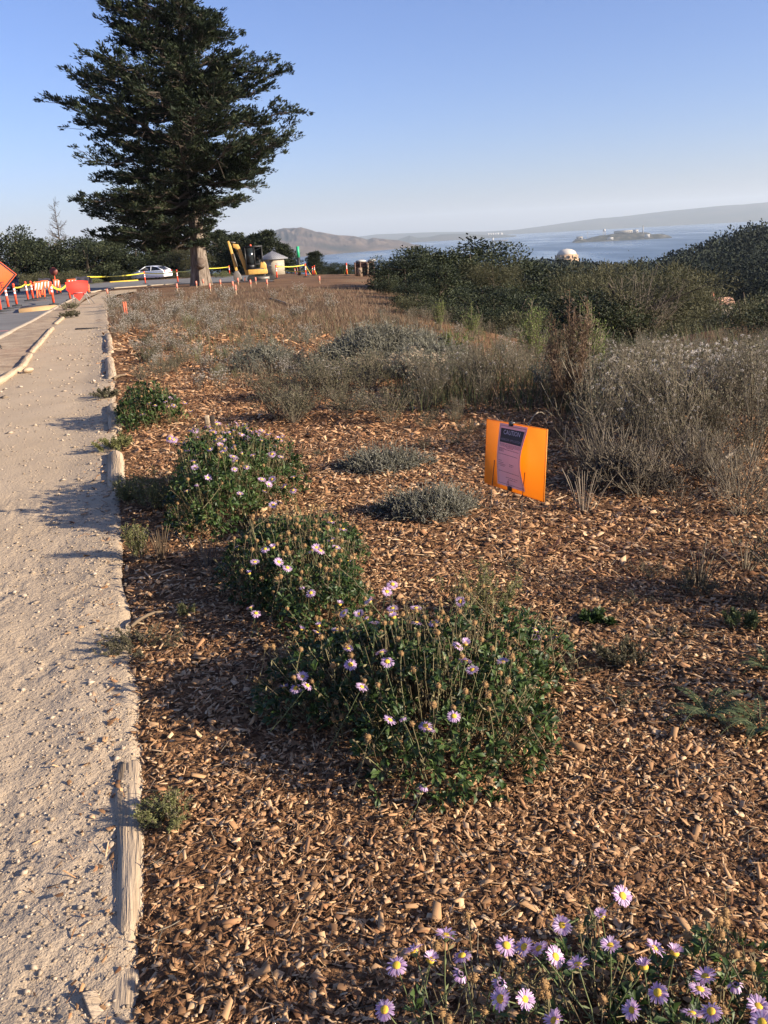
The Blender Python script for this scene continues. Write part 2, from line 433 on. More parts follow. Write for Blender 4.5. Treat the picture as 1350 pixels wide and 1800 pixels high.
# ------------------------------------------------------------------ large structure: ground, path, road, mulch bed
PR = np.array([hit(*p)[:2] for p in [(215, 1799), (217, 1650), (228, 1400), (222, 1250), (204, 1000), (199, 800), (196, 700), (191, 600), (187, 555), (187, 532), (200, 519), (240, 512), (300, 507)]])
PL = np.array([hit(*p)[:2] for p in [(-420, 1000), (0, 665), (40, 635), (90, 580), (125, 547), (150, 525), (180, 513), (240, 507)]])
PR[0:1] = PR[0:1]
_prx = lambda y: np.interp(y, np.r_[-3, PR[:10, 1]], np.r_[PR[0, 0] + 1.35, PR[:10, 0]])
_plx = lambda y: np.interp(y, np.r_[-3, PL[1:6, 1]], np.r_[PL[1, 0] + (PL[1, 1] + 3) * .29, PL[1:6, 0]])
YEND = min(PR[9, 1], PL[5, 1])

def sink(x, y):   # ground sheet lowered beneath the other sheets
    near = sstep(9.6, 8.0, x) * sstep(-40, -36, x) * sstep(27.5, 26, y)
    strip = sstep(-0.2, -1.0, x - _prx(y)) * sstep(-45, -40, x) * sstep(64, 60, y)
    return .12 * np.maximum(near, strip)
xs = np.r_[-np.geomspace(900, 14, 46), np.arange(-13.5, 10, .3), np.geomspace(10.3, 1500, 60)]
ys = np.r_[np.arange(-6, 40, .35), np.geomspace(40.4, 1900, 110)]
X, Y = np.meshgrid(xs, ys)
Z = G(X, Y) - sink(X, Y)
nx, ny = len(xs), len(ys)
def gridF(nx, ny):
    i = np.arange(ny - 1)[:, None] * nx + np.arange(nx - 1)
    return np.stack([i, i + 1, i + nx + 1, i + nx], -1).reshape(-1, 4)
cover = np.clip(sstep(3, 9, Y - np.interp(X, EX, EY)) + sstep(98, 106, Y), 0, 1)   # leaf litter under the trees
o = B().add(np.stack([X, Y, Z], -1), gridF(nx, ny), cover.ravel()).obj('ground', MT['ground'], smooth=True); tag(o, kind='structure')

def mulch_z(x, y):
    z = G(x, y) + .035 * fbm(x / .45, y / .45, 11) + .05 * fbm(x / 1.8, y / 1.8, 12) + .012 * fbm(x / .09, y / .09, 13)
    ed = np.minimum.reduce([sstep(9.4, 8.4, x), sstep(27.2, 25.5, y)])
    z = z - .25 * (1 - ed)
    return z - .02 * sstep(.12, 0, x - _prx(y))
# mulch bed sheet
vs = np.r_[np.arange(-.6, 5, .04), np.arange(5, 12, .09), np.arange(12, 27.4, .2)]
us = np.r_[np.arange(0, 1.5, .03), np.arange(1.5, 9.6 + 6, .09)]
Um, Vm = np.meshgrid(us, vs)
Xm = _prx(Vm) - .04 + Um; Xm = np.minimum(Xm, 9.6 + Um * .001)
mulch = B().add(np.stack([Xm, Vm, mulch_z(Xm, Vm)], -1), gridF(len(us), len(vs))).obj('mulch_bed', MT['mulch'], smooth=True); tag(mulch, kind='structure')

# path sheet with footprints and a worn surface
def path_z(x, y):
    near = sstep(9, 3, y)
    z = G(x, y) - .012 + near * (.020 * fbm(x / .14, y / .14, 21) + .016 * fbm(x / .045, y / .045, 22) * vn(x / .4, y / .4, 29)) + .03 * fbm(x / .8, y / .8, 23)
    e = _prx(y) - x
    return z + .022 * sstep(.45, .08, e) - .03 * sstep(.0, -.09, e)
vs = np.r_[np.arange(-.6, 4.5, .02), np.arange(4.5, 12, .06), np.geomspace(12, YEND, 70)]
tt = np.linspace(-.0, 1.0, 150)
Tm, Vm = np.meshgrid(tt, vs)
xl_, xr_ = _plx(Vm) - .05, _prx(Vm) + .05 + .09 * fbm(Vm / .45, Vm * 0, 41, 5)
Xm = xl_ + (xr_ - xl_) * Tm
Zm = path_z(Xm, Vm)
rngp = np.random.default_rng(3)
for k in range(150):   # shoe prints: a heel and a sole pressed in, treads across
    fy = rngp.uniform(.8, 6.5); fx = rngp.uniform(float(_plx(fy)) + .1, float(_prx(fy)) - .1); a = rngp.normal(.28, .35)
    if fy < 4 and fx < -2.6: continue
    du = (Xm - fx) * math.cos(a) + (Vm - fy) * math.sin(a); dv = -(Xm - fx) * math.sin(a) + (Vm - fy) * math.cos(a)
    e = (du / .042) ** 2 + (np.abs(dv) / .12) ** 4 + .5 * fbm(Xm / .05, Vm / .05, 78)
    Zm -= np.where(e < 1, .003 + .0022 * np.sin(dv / .0062) * (vn(Xm * 9, Vm * 9, 77) > .4), 0) - .002 * np.exp(-((e - 1.3) / .35) ** 2)
path = B().add(np.stack([Xm, Vm, Zm], -1), gridF(len(tt), len(vs))).obj('path', MT['path'], smooth=True); tag(path, kind='structure')
# far end of the path bends right, towards the tree
n = 26
def resample(P, n):
    s = np.r_[0, np.cumsum(np.hypot(*np.diff(P, axis=0).T))]; q = np.linspace(0, s[-1], n)
    return np.stack([np.interp(q, s, P[:, 0]), np.interp(q, s, P[:, 1])], -1)
ya = YEND - .3
Lr = resample(np.r_[[[float(_plx(ya)), ya]], PL[6:]], n); Rr = resample(np.r_[[[float(_prx(ya)), ya]], PR[10:12]], n)
tt = np.linspace(0, 1, 8)[None, :, None]
Q = Lr[:, None] * (1 - tt) + Rr[:, None] * tt
o = B().add(np.stack([Q[..., 0], Q[..., 1], G(Q[..., 0], Q[..., 1]) - .004], -1), gridF(8, n)).obj('path_bend', MT['path'], smooth=True); tag(o, kind='structure')

# kerb, dirt strip and road on the left
KB = np.array([hit(*p)[:2] for p in [(-330, 760), (0, 597), (30, 581), (60, 566), (85, 551), (110, 537), (135, 524), (160, 514), (200, 507), (300, 500), (400, 497), (480, 495)]])
KB[0] = KB[1] + (KB[1] - KB[3]) / np.linalg.norm(KB[1] - KB[3]) * 16
Kr = resample(KB, 90)
i8 = int(np.argmin(np.hypot(*(Kr - KB[7]).T)))
PLr = resample(np.r_[[[float(_plx(KB[0, 1])), KB[0, 1]]], PL[1:7]], i8 + 1)
tt = np.linspace(0, 1, 14)[None, :, None]
Q = Kr[:i8 + 1, None] * (1 - tt) + PLr[:, None] * tt
qz = G(Q[..., 0], Q[..., 1]) + .03 + .06 * fbm(Q[..., 0] / .7, Q[..., 1] / .7, 31) - .03 * tt[..., 0]
o = B().add(np.stack([Q[..., 0], Q[..., 1], qz], -1), gridF(14, i8 + 1)).obj('dirt_strip', MT['dirt'], smooth=True); tag(o, kind='structure')
T = nrm(np.gradient(Kr, axis=0)); Nn = np.stack([-T[:, 1], T[:, 0]], -1)
gk = G(Kr[:, 0], Kr[:, 1])
rows = []
for off, dz in ((-.02, -.06), (-.02, .06), (.13, .06), (.15, .045), (.16, -.12)):
    q = Kr + Nn * off; rows.append(np.stack([q[:, 0], q[:, 1], gk + dz], -1))
red = smat('red_kerb_paint', (.42, .10, .09), .8)
kb = B(); Vk = np.stack(rows, 1).reshape(-1, 3); Fk = gridF(5, 90)
redrow = np.array([(f % 4 in (2, 3)) and (f // 4) < 34 for f in range(len(Fk))])
kb.add(Vk, Fk[~redrow]); kb.F.append(Fk[redrow]); kb.Mi.append(np.full(redrow.sum(), 1))
o = kb.obj('kerb', [MT['kerb'], red]); tag(o, kind='structure')
edge = Kr + Nn * .158
fan = edge + np.stack([np.full(90, -1.0), np.full(90, .2)], -1) * 0
rows = []
for s in np.linspace(0, 1, 24):
    tgt = np.stack([np.minimum(edge[:, 0] - 12, -26) - 18, edge[:, 1] + 6], -1)
    tgt[i8:, 0] = edge[i8:, 0] - 4 - 24 * np.linspace(1, 0, 90 - i8); tgt[i8:, 1] = 97 - 2 * np.linspace(0, 1, 90 - i8)
    q = edge * (1 - s) + tgt * s
    rows.append(np.stack([q[:, 0], q[:, 1], G(q[:, 0], q[:, 1]) - .075 + .10 * sstep(50, 62, q[:, 1])], -1))
o = B().add(np.stack(rows, 1).reshape(-1, 3), gridF(24, 90)).obj('road', MT['asphalt'], smooth=True); tag(o, kind='structure')
mk = B()
for (p0, p1, wd) in (((-2, 578), (14, 577), .12),):
    a, b = hit(*p0)[:2], hit(*p1)[:2]; d = nrm(b - a); nn = A(-d[1], d[0]) * wd
    q = np.array([a - nn, b - nn, b + nn, a + nn]); mk.add(np.c_[q, G(q[:, 0], q[:, 1]) - .070], [[0, 1, 2, 3]])
o = mk.obj('road_marking', smat('red_marking', (.62, .22, .20), .8)); tag(o, kind='structure')
q = np.array([hit(33, 547)[:2], hit(103, 540)[:2], hit(96, 537)[:2], hit(38, 541)[:2]])
o = B().add(np.r_[np.c_[q, G(q[:, 0], q[:, 1]) + .06], np.c_[q, G(q[:, 0], q[:, 1]) - .1]], [[0, 1, 2, 3], [4, 5, 1, 0], [5, 6, 2, 1], [6, 7, 3, 2], [7, 4, 0, 3]]).obj('plywood_ramp', nmat('plywood', [(.36, .22, .10), (.46, .30, .15)], 3, .8))
tag(o, 'flat tan plywood ramp lying on the road by the orange posts', 'ramp')
a, b = hit(193, 497), hit(243, 494)
ky = B().add(*box((a + b) / 2 + A(0, 0, .06), (np.linalg.norm(b - a), .35, .16), math.atan2(b[1] - a[1], b[0] - a[0])))
o = ky.obj('yellow_kerb', smat('yellow_kerb_paint', (.68, .45, .05), .7), bevel=.02); tag(o, kind='structure')
# ------------------------------------------------------------------ water, far shores, haze
SEA = -95.0
def water_mat():
    m, t, p = _new('bay_water')
    g = t.nodes.new('ShaderNodeNewGeometry'); mp = t.nodes.new('ShaderNodeMapping'); mp.inputs['Scale'].default_value = (.004, .0012, .004)
    n = t.nodes.new('ShaderNodeTexNoise'); n.inputs['Scale'].default_value = 1; n.inputs['Detail'].default_value = 8
    t.links.new(g.outputs['Position'], mp.inputs[0]); t.links.new(mp.outputs[0], n.inputs['Vector'])
    mr = t.nodes.new('ShaderNodeMapRange'); mr.inputs[1].default_value = .35; mr.inputs[2].default_value = .65; mr.inputs[3].default_value = .16; mr.inputs[4].default_value = .42
    t.links.new(n.outputs[0], mr.inputs[0]); t.links.new(mr.outputs[0], p.inputs['Roughness'])
    p.inputs['Base Color'].default_value = (.035, .075, .125, 1); p.inputs['IOR'].default_value = 1.33
    n2 = t.nodes.new('ShaderNodeTexNoise'); n2.inputs['Scale'].default_value = .25; n2.inputs['Detail'].default_value = 4
    t.links.new(g.outputs['Position'], n2.inputs['Vector'])
    b = t.nodes.new('ShaderNodeBump'); b.inputs['Strength'].default_value = .2; b.inputs['Distance'].default_value = .4
    t.links.new(n2.outputs[0], b.inputs['Height']); t.links.new(b.outputs[0], p.inputs['Normal'])
    return m
qx = np.linspace(-14000, 15000, 30); qy = np.linspace(1150, 22000, 30); X, Y = np.meshgrid(qx, qy)
o = B().add(np.stack([X, Y, X * 0 + SEA], -1), gridF(30, 30)).obj('water', water_mat()); tag(o, kind='structure')

def ridge(name, pix, D, front, back, mt, seed=0, rug=.12, n=160, base=None, rows=18):
    pix = np.array(pix, float); base = SEA - 1 if base is None else base
    u = np.linspace(pix[0, 0], pix[-1, 0], n); v = np.interp(u, pix[:, 0], pix[:, 1])
    D = np.interp(u, pix[:, 0], D) if not np.isscalar(D) else np.full(n, D)
    fr = np.interp(u, pix[:, 0], front) if not np.isscalar(front) else np.full(n, front)
    cr = np.array([at(a, b, d) for a, b, d in zip(u, v, D)])
    cr[:, 2] = np.maximum(cr[:, 2] + (fbm(u / 9, u * 0, seed, 5)) * rug * .25 * np.maximum(cr[:, 2] - base, 0), base + .5)
    dirn = nrm(cr[:, :2]); out = []
    ss = np.r_[np.linspace(0, 1, rows), np.linspace(1.15, 2, 5)]
    for s in ss:
        if s <= 1:
            d = fr + (D - fr) * s; nz = 1 + rug * 2 * fbm(u / 14 + s * .7, s * 4 + u * 0, seed + 3, 5) * math.sin(math.pi * min(s, 1))
            prof = (1 - (1 - s) ** 1.5) * .92 + .08 * min(1, s * 30)
            z = base + (cr[:, 2] - base) * prof * nz
        else:
            d = D + (s - 1) * back; z = base + (cr[:, 2] - base) * (2 - s)
        if s == 0: z = np.full(n, base)
        out.append(np.c_[dirn * d[:, None], z])
    o = B().add(np.stack(out, 0).reshape(-1, 3), gridF(n, len(ss))).obj(name, mt, smooth=True)
    return tag(o, kind='structure')
m_far = nmat('far_hill_land', [(.028, .036, .028), (.055, .055, .042), (.09, .075, .056)], .0012, .95, spec=.05)
m_isl = nmat('island_hill_land', [(.026, .028, .024), (.070, .052, .042), (.14, .098, .072)], .0035, .95, spec=.05, detail=10)
ridge('far_hills', [(520, 424), (600, 420), (660, 412), (760, 408), (850, 407), (905, 404), (950, 398), (985, 393), (1020, 388), (1050, 384), (1090, 381), (1130, 376), (1170, 371), (1215, 367), (1262, 362), (1310, 359), (1365, 354), (1460, 350)], 15500, 13200, 3000, m_far, 3, .10)
ridge('headland_hills', [(690, 428), (702, 420), (720, 414), (735, 418), (752, 417), (775, 412), (800, 411), (825, 411), (850, 413), (880, 412), (920, 416), (980, 415), (1010, 413)], 10500, 9500, 1500, m_far, 6, .14)
ridge('island_hills', [(365, 428), (400, 424), (440, 420), (470, 410), (500, 401), (515, 400), (540, 402), (555, 408), (575, 410), (600, 414), (625, 415), (645, 421), (655, 418), (668, 419), (680, 421), (700, 422), (722, 428), (742, 434), (760, 437)], 6600, [5000, 5000, 5000, 5100, 5150, 5180, 5230, 5260, 5350, 5480, 5600, 5700, 5750, 5800, 5850, 5950, 6100, 6200, 6300], 1400, m_isl, 9, .26, 240, rows=30)

# prison island with its buildings
m_rock = nmat('island_rock', [(.022, .026, .018), (.055, .052, .04), (.15, .13, .10)], .03, .95, spec=.05, detail=10)
ridge('rocky_island', [(1006, 425), (1012, 420), (1024, 419), (1030, 420.5), (1040, 417), (1055, 414), (1068, 413), (1076, 411), (1090, 410.5), (1110, 409), (1130, 408), (1140, 409), (1146, 412), (1158, 411), (1166, 411.5), (1176, 414), (1182, 418)], 5000, 4880, 300, m_rock, 12, .25, 150, rows=14)
m_pale = smat('pale_concrete', (.30, .27, .23), .9); m_wht = smat('white_building', (.46, .44, .40), .8); m_dk = smat('dark_opening', (.05, .05, .05), .6)
def far_block(name, label, px0, px1, ptop, pbase, D, mt, win=0, depth=18, cat='building'):
    a, b = at(px0, pbase, D), at(px1, pbase, D); c = (a + b) / 2; L = float(np.linalg.norm((b - a)[:2])); hgt = max(at((px0 + px1) / 2, ptop, D)[2] - c[2], 2)
    t = thing(name, label, cat, c - A(0, 0, 2), math.atan2(b[1] - a[1], b[0] - a[0]))
    B().add(*box((0, 0, hgt / 2 + 1), (L, depth, hgt + 2))).obj('wall', mt, t)
    B().add(*box((0, 0, hgt + 2.6), (L * 1.01, depth * 1.04, 1.2))).obj('roof', m_pale, t)
    if win:
        wm = B().add(*box((0, 0, 0), (L / win * .5, .6, hgt * .45))).mesh('window', m_dk)
        for i in range(win): mo('window', wm, t, (-L / 2 + L * (i + .5) / win, -depth / 2 - .1, hgt * .55))
    return t
far_block('prison_block', 'long pale prison block along the crest of the rocky island', 1079, 1112, 405.5, 410, 4990, m_pale, 10)
far_block('prison_wing', 'shorter pale wing at the sunny end of the island prison', 1113, 1122, 404, 409, 4990, m_wht, 3)
far_block('island_barracks', 'pale barracks low on the shore of the rocky island', 1068, 1078, 417.5, 421, 4900, m_wht, 4)
far_block('island_workshop', 'bright workshop near the lighthouse end of the rocky island', 1133, 1142, 412, 417, 4900, m_wht, 4)
far_block('guardhouse', 'square guardhouse on the low tip of the rocky island', 1013, 1024, 416, 421, 4920, m_pale, 2)
t = thing('water_tower', 'water tower on tall legs standing on the rocky island', 'water tower', at(1062, 414, 4980) - A(0, 0, 2))
ht = at(1062, 406, 4980)[2] - at(1062, 414, 4980)[2]
B().add(*lathe([(0, 0), (6, 2), (7, 6), (7, 11), (4, 14), (0, 15)], 12, (0, 0, ht - 2))).obj('tank', m_wht, t, True)
for sx in (-5, 5):
    for sy in (-5, 5): B().add(*cyl((sx * 1.2, sy * 1.2, -3), (sx, sy, ht + 2), .9, n=6)).obj('leg', m_pale, t)
t = thing('lighthouse', 'slim lighthouse beside the prison block on the rocky island', 'lighthouse', at(1130, 409, 4960) - A(0, 0, 2))
ht = at(1130, 397.5, 4960)[2] - at(1130, 409, 4960)[2] + 2
B().add(*cyl((0, 0, -3), (0, 0, ht), 3, 2.2, 10)).obj('tower', m_pale, t); B().add(*lathe([(3, 0), (3, 1), (1.8, 1), (1.8, 4), (0, 6)], 10, (0, 0, ht))).obj('lantern', m_pale, t)
t = thing('guard_tower', 'thin mast on the low end of the rocky island', 'mast', at(1033, 419, 4930) - A(0, 0, 2))
B().add(*cyl((0, 0, -2), (0, 0, 36), 1.2, .9, 6)).obj('mast', m_pale, t); B().add(*box((0, 0, 34), (5, 5, 3))).obj('platform', m_pale, t)

# freighter on the bay
D = 95 + EYE; D = D / math.tan(math.radians(.80)); c = at(872, 424, D); c[2] = SEA
t = thing('cargo_ship', 'dark cargo ship with white superstructure on the bay', 'ship', c, math.radians(8))
B().add(*prism([(-40, 9), (-37, 0), (88, 0), (97, 11), (85, 9)], -11, 11)).obj('hull', smat('ship_hull', (.10, .09, .10), .6), t)
B().add(*box((-28, 0, 17), (14, 18, 17))).add(*box((-26, 0, 27), (9, 20, 5))).obj('superstructure', m_wht, t)
B().add(*cyl((-30, 0, 28), (-30, 0, 37), 2.5, 2.2, 8)).obj('funnel', m_dk, t)
for mx_ in (20, 55): B().add(*cyl((mx_, 0, 8), (mx_, 0, 26), .8, .6, 6)).obj('mast', m_pale, t)
# white storage tanks on the far shore
tk = thing('storage_tank', 'small white storage tank on the far hazy shore', 'tank', at(858, 412.6, 9650), 0, 'storage tanks on the far shore')
B().add(*cyl((0, 0, -6), (0, 0, 13), 13, 13, 14)).obj('shell', m_wht, tk); B().add(*lathe([(13.2, 13), (7, 16), (0, 17)], 14)).obj('roof', m_wht, tk)
for px in (862.5, 866.5, 871, 875, 881): dup(tk, at(px, 412.8 - (px - 858) * .05, 9650))

# domed rotunda among the trees
t = thing('domed_rotunda', 'pale domed rotunda rising above the dark tree line', 'rotunda', at(996, 449.5, 1250) - A(0, 0, 30))
hz = 30.0; r = 13.0
m_dome = smat('dome_plaster', (.56, .50, .42), .85); m_or = smat('ochre_stone', (.42, .28, .17), .9)
B().add(*lathe([(r, hz + 2)] + [(r * math.cos(a), hz + 2 + r * .55 * math.sin(a)) for a in np.linspace(.1, 1.45, 9)] + [(.8, hz + 9.3), (0, hz + 9.5)], 36)).obj('dome', m_dome, t, True)
B().add(*lathe([(r + 3.5, hz - 9), (r + 3.5, hz - 4), (r + 2.4, hz - 3.4), (r + 2.4, hz + .6), (r + .8, hz + 1), (r + .8, hz + 2.2), (r - .5, hz + 2.3)], 16)).obj('drum', m_or, t)
pl = B().add(*box((0, 0, 0), (1.5, 1.0, 4.2))).mesh('pilaster', m_or)
for i in range(16): a = i * math.pi / 8; mo('pilaster', pl, t, ((r + 2.5) * math.cos(a), (r + 2.5) * math.sin(a), hz - 1.4), (0, 0, a + math.pi / 2))
B().add(*lathe([(r + 1, -12), (r + 1, hz - 9)], 8)).obj('base', m_or, t)

# ------------------------------------------------------------------ forest masses
def forest(name, pts, hts, rng, per=70, lf=(1.0, 1.9)):
    n = len(pts); hts = np.asarray(hts)
    k = per
    u = nrm(rng.normal(size=(n, k, 3))) * rng.uniform(.6, 1.05, (n, k, 1))
    wd = hts * rng.uniform(.26, .42, n)
    C = np.c_[pts, G(pts[:, 0], pts[:, 1]) + hts * .62]
    P = C[:, None] + u * np.stack([wd, wd, hts * .40], -1)[:, None]
    Dv = u * A(1, 1, .8) + rng.normal(size=(n, k, 3)) * .5
    tn = np.clip(rng.uniform(.2, .75, (n, 1)) + rng.normal(0, .16, (n, k)), 0, 1)
    s = (np.hypot(pts[:, 0], pts[:, 1]) / 400)[:, None] * rng.uniform(lf[0], lf[1], (n, k))
    V, F = leaves(P.reshape(-1, 3), Dv.reshape(-1, 3), (s * 1.3).ravel(), (s * .95).ravel(), rng)
    b = B().add(V, F, np.repeat(tn.ravel(), 4))
    base = np.c_[pts, G(pts[:, 0], pts[:, 1]) - .5]; tp = np.c_[pts + rng.normal(0, .3, pts.shape), C[:, 2] + hts * .2]
    Vs, Fs = strands(np.stack([base, (base + tp) / 2, tp], 1), np.outer(hts, [.022, .015, .006]), 4); b.add(Vs, Fs, .3)
    o = b.obj(name, MT['forest']); return tag(o, kind='stuff')
rf = np.random.default_rng(21)
n = 1900; az = np.radians(rf.uniform(14, 33, n)); d = rf.uniform(150, 520, n)
ok_ = ~((np.degrees(az) > 18) & (np.degrees(az) < 26) & (d < 235)); az, d = az[ok_], d[ok_]; n = len(d)
pts = np.c_[np.sin(az) * d, np.cos(az) * d]
forest('forest', pts, rf.uniform(6, 17, n) * (1 - .45 * sstep(18.5, 15.5, np.degrees(az))), rf, 150, (.6, 1.15))
n = 900; az = np.radians(rf.uniform(-4, 17.5, n)); d = rf.uniform(250, 760, n) 
pts = np.c_[np.sin(az) * d, np.cos(az) * d]
z0 = G(pts[:, 0], pts[:, 1])
lim = EYE - d * np.tan(np.radians(2.2 - .25 * np.sin(az * 40)))      # keeps the wood's top below the shore line seen in the photo
hh = np.clip(np.minimum(lim - z0, 30) * rf.uniform(.82, 1.0, n), 5, 30)
forest('woodland', pts, hh, rf, 120, (.65, 1.25))
n = 260; az = np.radians(rf.uniform(-40, -8, n)); d = rf.uniform(240, 420, n)
pts = np.c_[np.sin(az) * d, np.cos(az) * d]
forest('far_wood', pts, rf.uniform(9, 14, n), rf, 50)

# haze
hb = B().add(*box((0, 10400, (SEA - 3 + 430) / 2), (31000, 24800, 430 - SEA + 3))).obj('haze', None if False else [])
hm = bpy.data.materials.new('haze'); hm.use_nodes = True; tn_ = hm.node_tree; tn_.nodes.remove(tn_.nodes['Principled BSDF'])
pv = tn_.nodes.new('ShaderNodeVolumePrincipled'); pv.inputs['Color'].default_value = (.78, .90, 1.0, 1); pv.inputs['Density'].default_value = 5.8e-5; pv.inputs['Anisotropy'].default_value = .1
tn_.links.new(pv.outputs[0], tn_.nodes['Material Output'].inputs['Volume'])
hb.data.materials.clear(); hb.data.materials.append(hm); tag(hb, kind='stuff')

# ------------------------------------------------------------------ trees
def tree_parts(kind, seed, dens=1.0):
    """unit-height tree (trunk, crown) meshes"""
    r = np.random.default_rng(seed); T_ = B(); C_ = B()
    if kind == 'dead':
        P0 = np.zeros((1, 3)); P = bez(P0, A(.02, .01, .5)[None], A(.0, .03, 1.0)[None], 8); T_.add(*strands(P, np.linspace(.022, .003, 8)), t=.3)
        n = 60; tt = r.uniform(.25, .97, n); base = np.stack([np.interp(tt, np.linspace(0, 1, 8), P[0, :, i]) for i in range(3)], -1)
        an = r.uniform(0, 6.28, n); L = (1.05 - tt) * .42 * r.uniform(.5, 1, n)
        dr = np.stack([np.cos(an), np.sin(an), np.full(n, .15)], -1); tip = base + dr * L[:, None] + A(0, 0, .05)
        Q = bez(base, base + dr * L[:, None] * .5 - A(0, 0, .01), tip, 5); T_.add(*strands(Q, np.linspace(.006, .0015, 5)), t=.3)
        m = 240; j = r.integers(0, n, m); q = r.uniform(.3, .9, m)[:, None]; b = base[j] * (1 - q) + tip[j] * q
        dd = nrm(dr[j] + r.normal(0, .7, (m, 3))); T_.add(*strands(bez(b, b + dd * .03, b + dd * .07 + A(0, 0, .01), 3), .0014), t=.5)
        return T_, None
    # trunk + limbs
    nl = 10; P = bez(np.zeros((1, 3)), A(r.normal(0, .04), r.normal(0, .04), .35)[None], A(r.normal(0, .06), r.normal(0, .06), .8)[None], 6)
    T_.add(*strands(P, np.linspace(.032, .008, 6), 6), t=.4)
    tt = r.uniform(.2, .8, nl); base = np.stack([np.interp(tt, np.linspace(0, 1, 6), P[0, :, i]) for i in range(3)], -1)
    if kind == 'pine':
        nb = 40; cz = r.uniform(.06, .97, nb); rad = .40 * (1.02 - cz) ** .65 * r.uniform(.55, 1.15, nb); an = r.uniform(0, 6.28, nb)
        C = np.stack([np.cos(an) * rad * .75, np.sin(an) * rad * .75, cz], -1); S = np.stack([.06 + rad * .45, .06 + rad * .45, .04 + rad * .2], -1)
        per, lf, wf = int(190 * dens), (.028, .065), .40
    elif kind == 'shrub':
        nb = 16; an = r.uniform(0, 6.28, nb); rr = r.uniform(0, .75, nb) ** .7 * .75
        C = np.stack([np.cos(an) * rr, np.sin(an) * rr, r.uniform(.25, .75, nb) * (1 - .5 * rr)], -1); S = np.stack([r.uniform(.2, .34, nb)] * 2 + [r.uniform(.18, .28, nb)], -1)
        per, lf, wf = int(260 * dens), (.022, .05), .6
    else:
        nb = 38; an = r.uniform(0, 6.28, nb); rr = r.uniform(0, 1, nb) ** .6 * .52
        C = np.stack([np.cos(an) * rr, np.sin(an) * rr, r.uniform(.16, .88, nb) - rr * rr * .4], -1); S = np.stack([r.uniform(.12, .21, nb)] * 2 + [r.uniform(.09, .15, nb)], -1)
        per, lf, wf = (int(260 * dens), (.018, .042), .6) if kind == 'oak' else (int(330 * dens), (.011, .026), .42)
    dr = C[r.integers(0, nb, nl)]
    T_.add(*strands(bez(base, (base + dr) / 2 + A(0, 0, -.03), dr, 5), np.linspace(.012, .003, 5), 4), t=.4)
    u = nrm(r.normal(size=(nb, per, 3))) * (r.uniform(0, 1, (nb, per, 1)) ** .35)
    u = u * (1 + .25 * r.normal(size=(nb, per, 1)) * (r.uniform(size=(nb, per, 1)) < .25))
    P = (C[:, None] + u * S[:, None]); Dv = u + A(0, 0, .35) + r.normal(size=u.shape) * .45
    P[..., 2] = np.maximum(P[..., 2], .03)
    tn = np.clip(r.uniform(.2, .8, (nb, 1)) + r.normal(0, .17, (nb, per)), 0, 1)
    L = r.uniform(lf[0], lf[1], nb * per)
    V, F = leaves(P.reshape(-1, 3), Dv.reshape(-1, 3), L, L * wf, r); C_.add(V, F, np.repeat(tn.ravel(), 4))
    # fine twigs that break the outline
    m = 500 if kind != 'willow' else 1800; ii = r.integers(0, nb, m); jj = r.integers(0, per, m); b = P[ii, jj]; dd = nrm(u[ii, jj] + A(0, 0, .5) + r.normal(size=(m, 3)) * .3)
    C_.add(*strands(bez(b, b + dd * .03, b + dd * r.uniform(.03, .08, (m, 1)), 3), .0022), t=.7)
    return T_, C_
TP = {}
def tree_proto(kind, seed, mt, trunk=None):
    k = (kind, seed, mt)
    if k not in TP:
        a, b = tree_parts(kind, seed)
        TP[k] = (a.mesh('trunk', trunk or MT['darkbark'], True), b.mesh('crown', MT[mt]) if b else None)
    return TP[k]
TREES = []
def tree(kind, seed, mt, px, ptop, D, wd, name, label, group=None, pbase=None):
    """px/ptop: where its top is seen; D: distance; wd: width/height factor"""
    top = at(px, ptop, D); x, y = top[0], top[1]; z = gz(x, y)
    h = max(top[2] - z, 1.0)
    a, b = tree_proto(kind, seed, mt)
    t = thing(name, label, 'bush' if kind == 'shrub' else 'tree', (x, y, z - .1), random.Random(px * 7 + D).uniform(0, 6), group)
    s = (h * wd, h * wd, h)
    mo('trunk', a, t, sc=s)
    if b: mo('crown', b, t, sc=s)
    return t
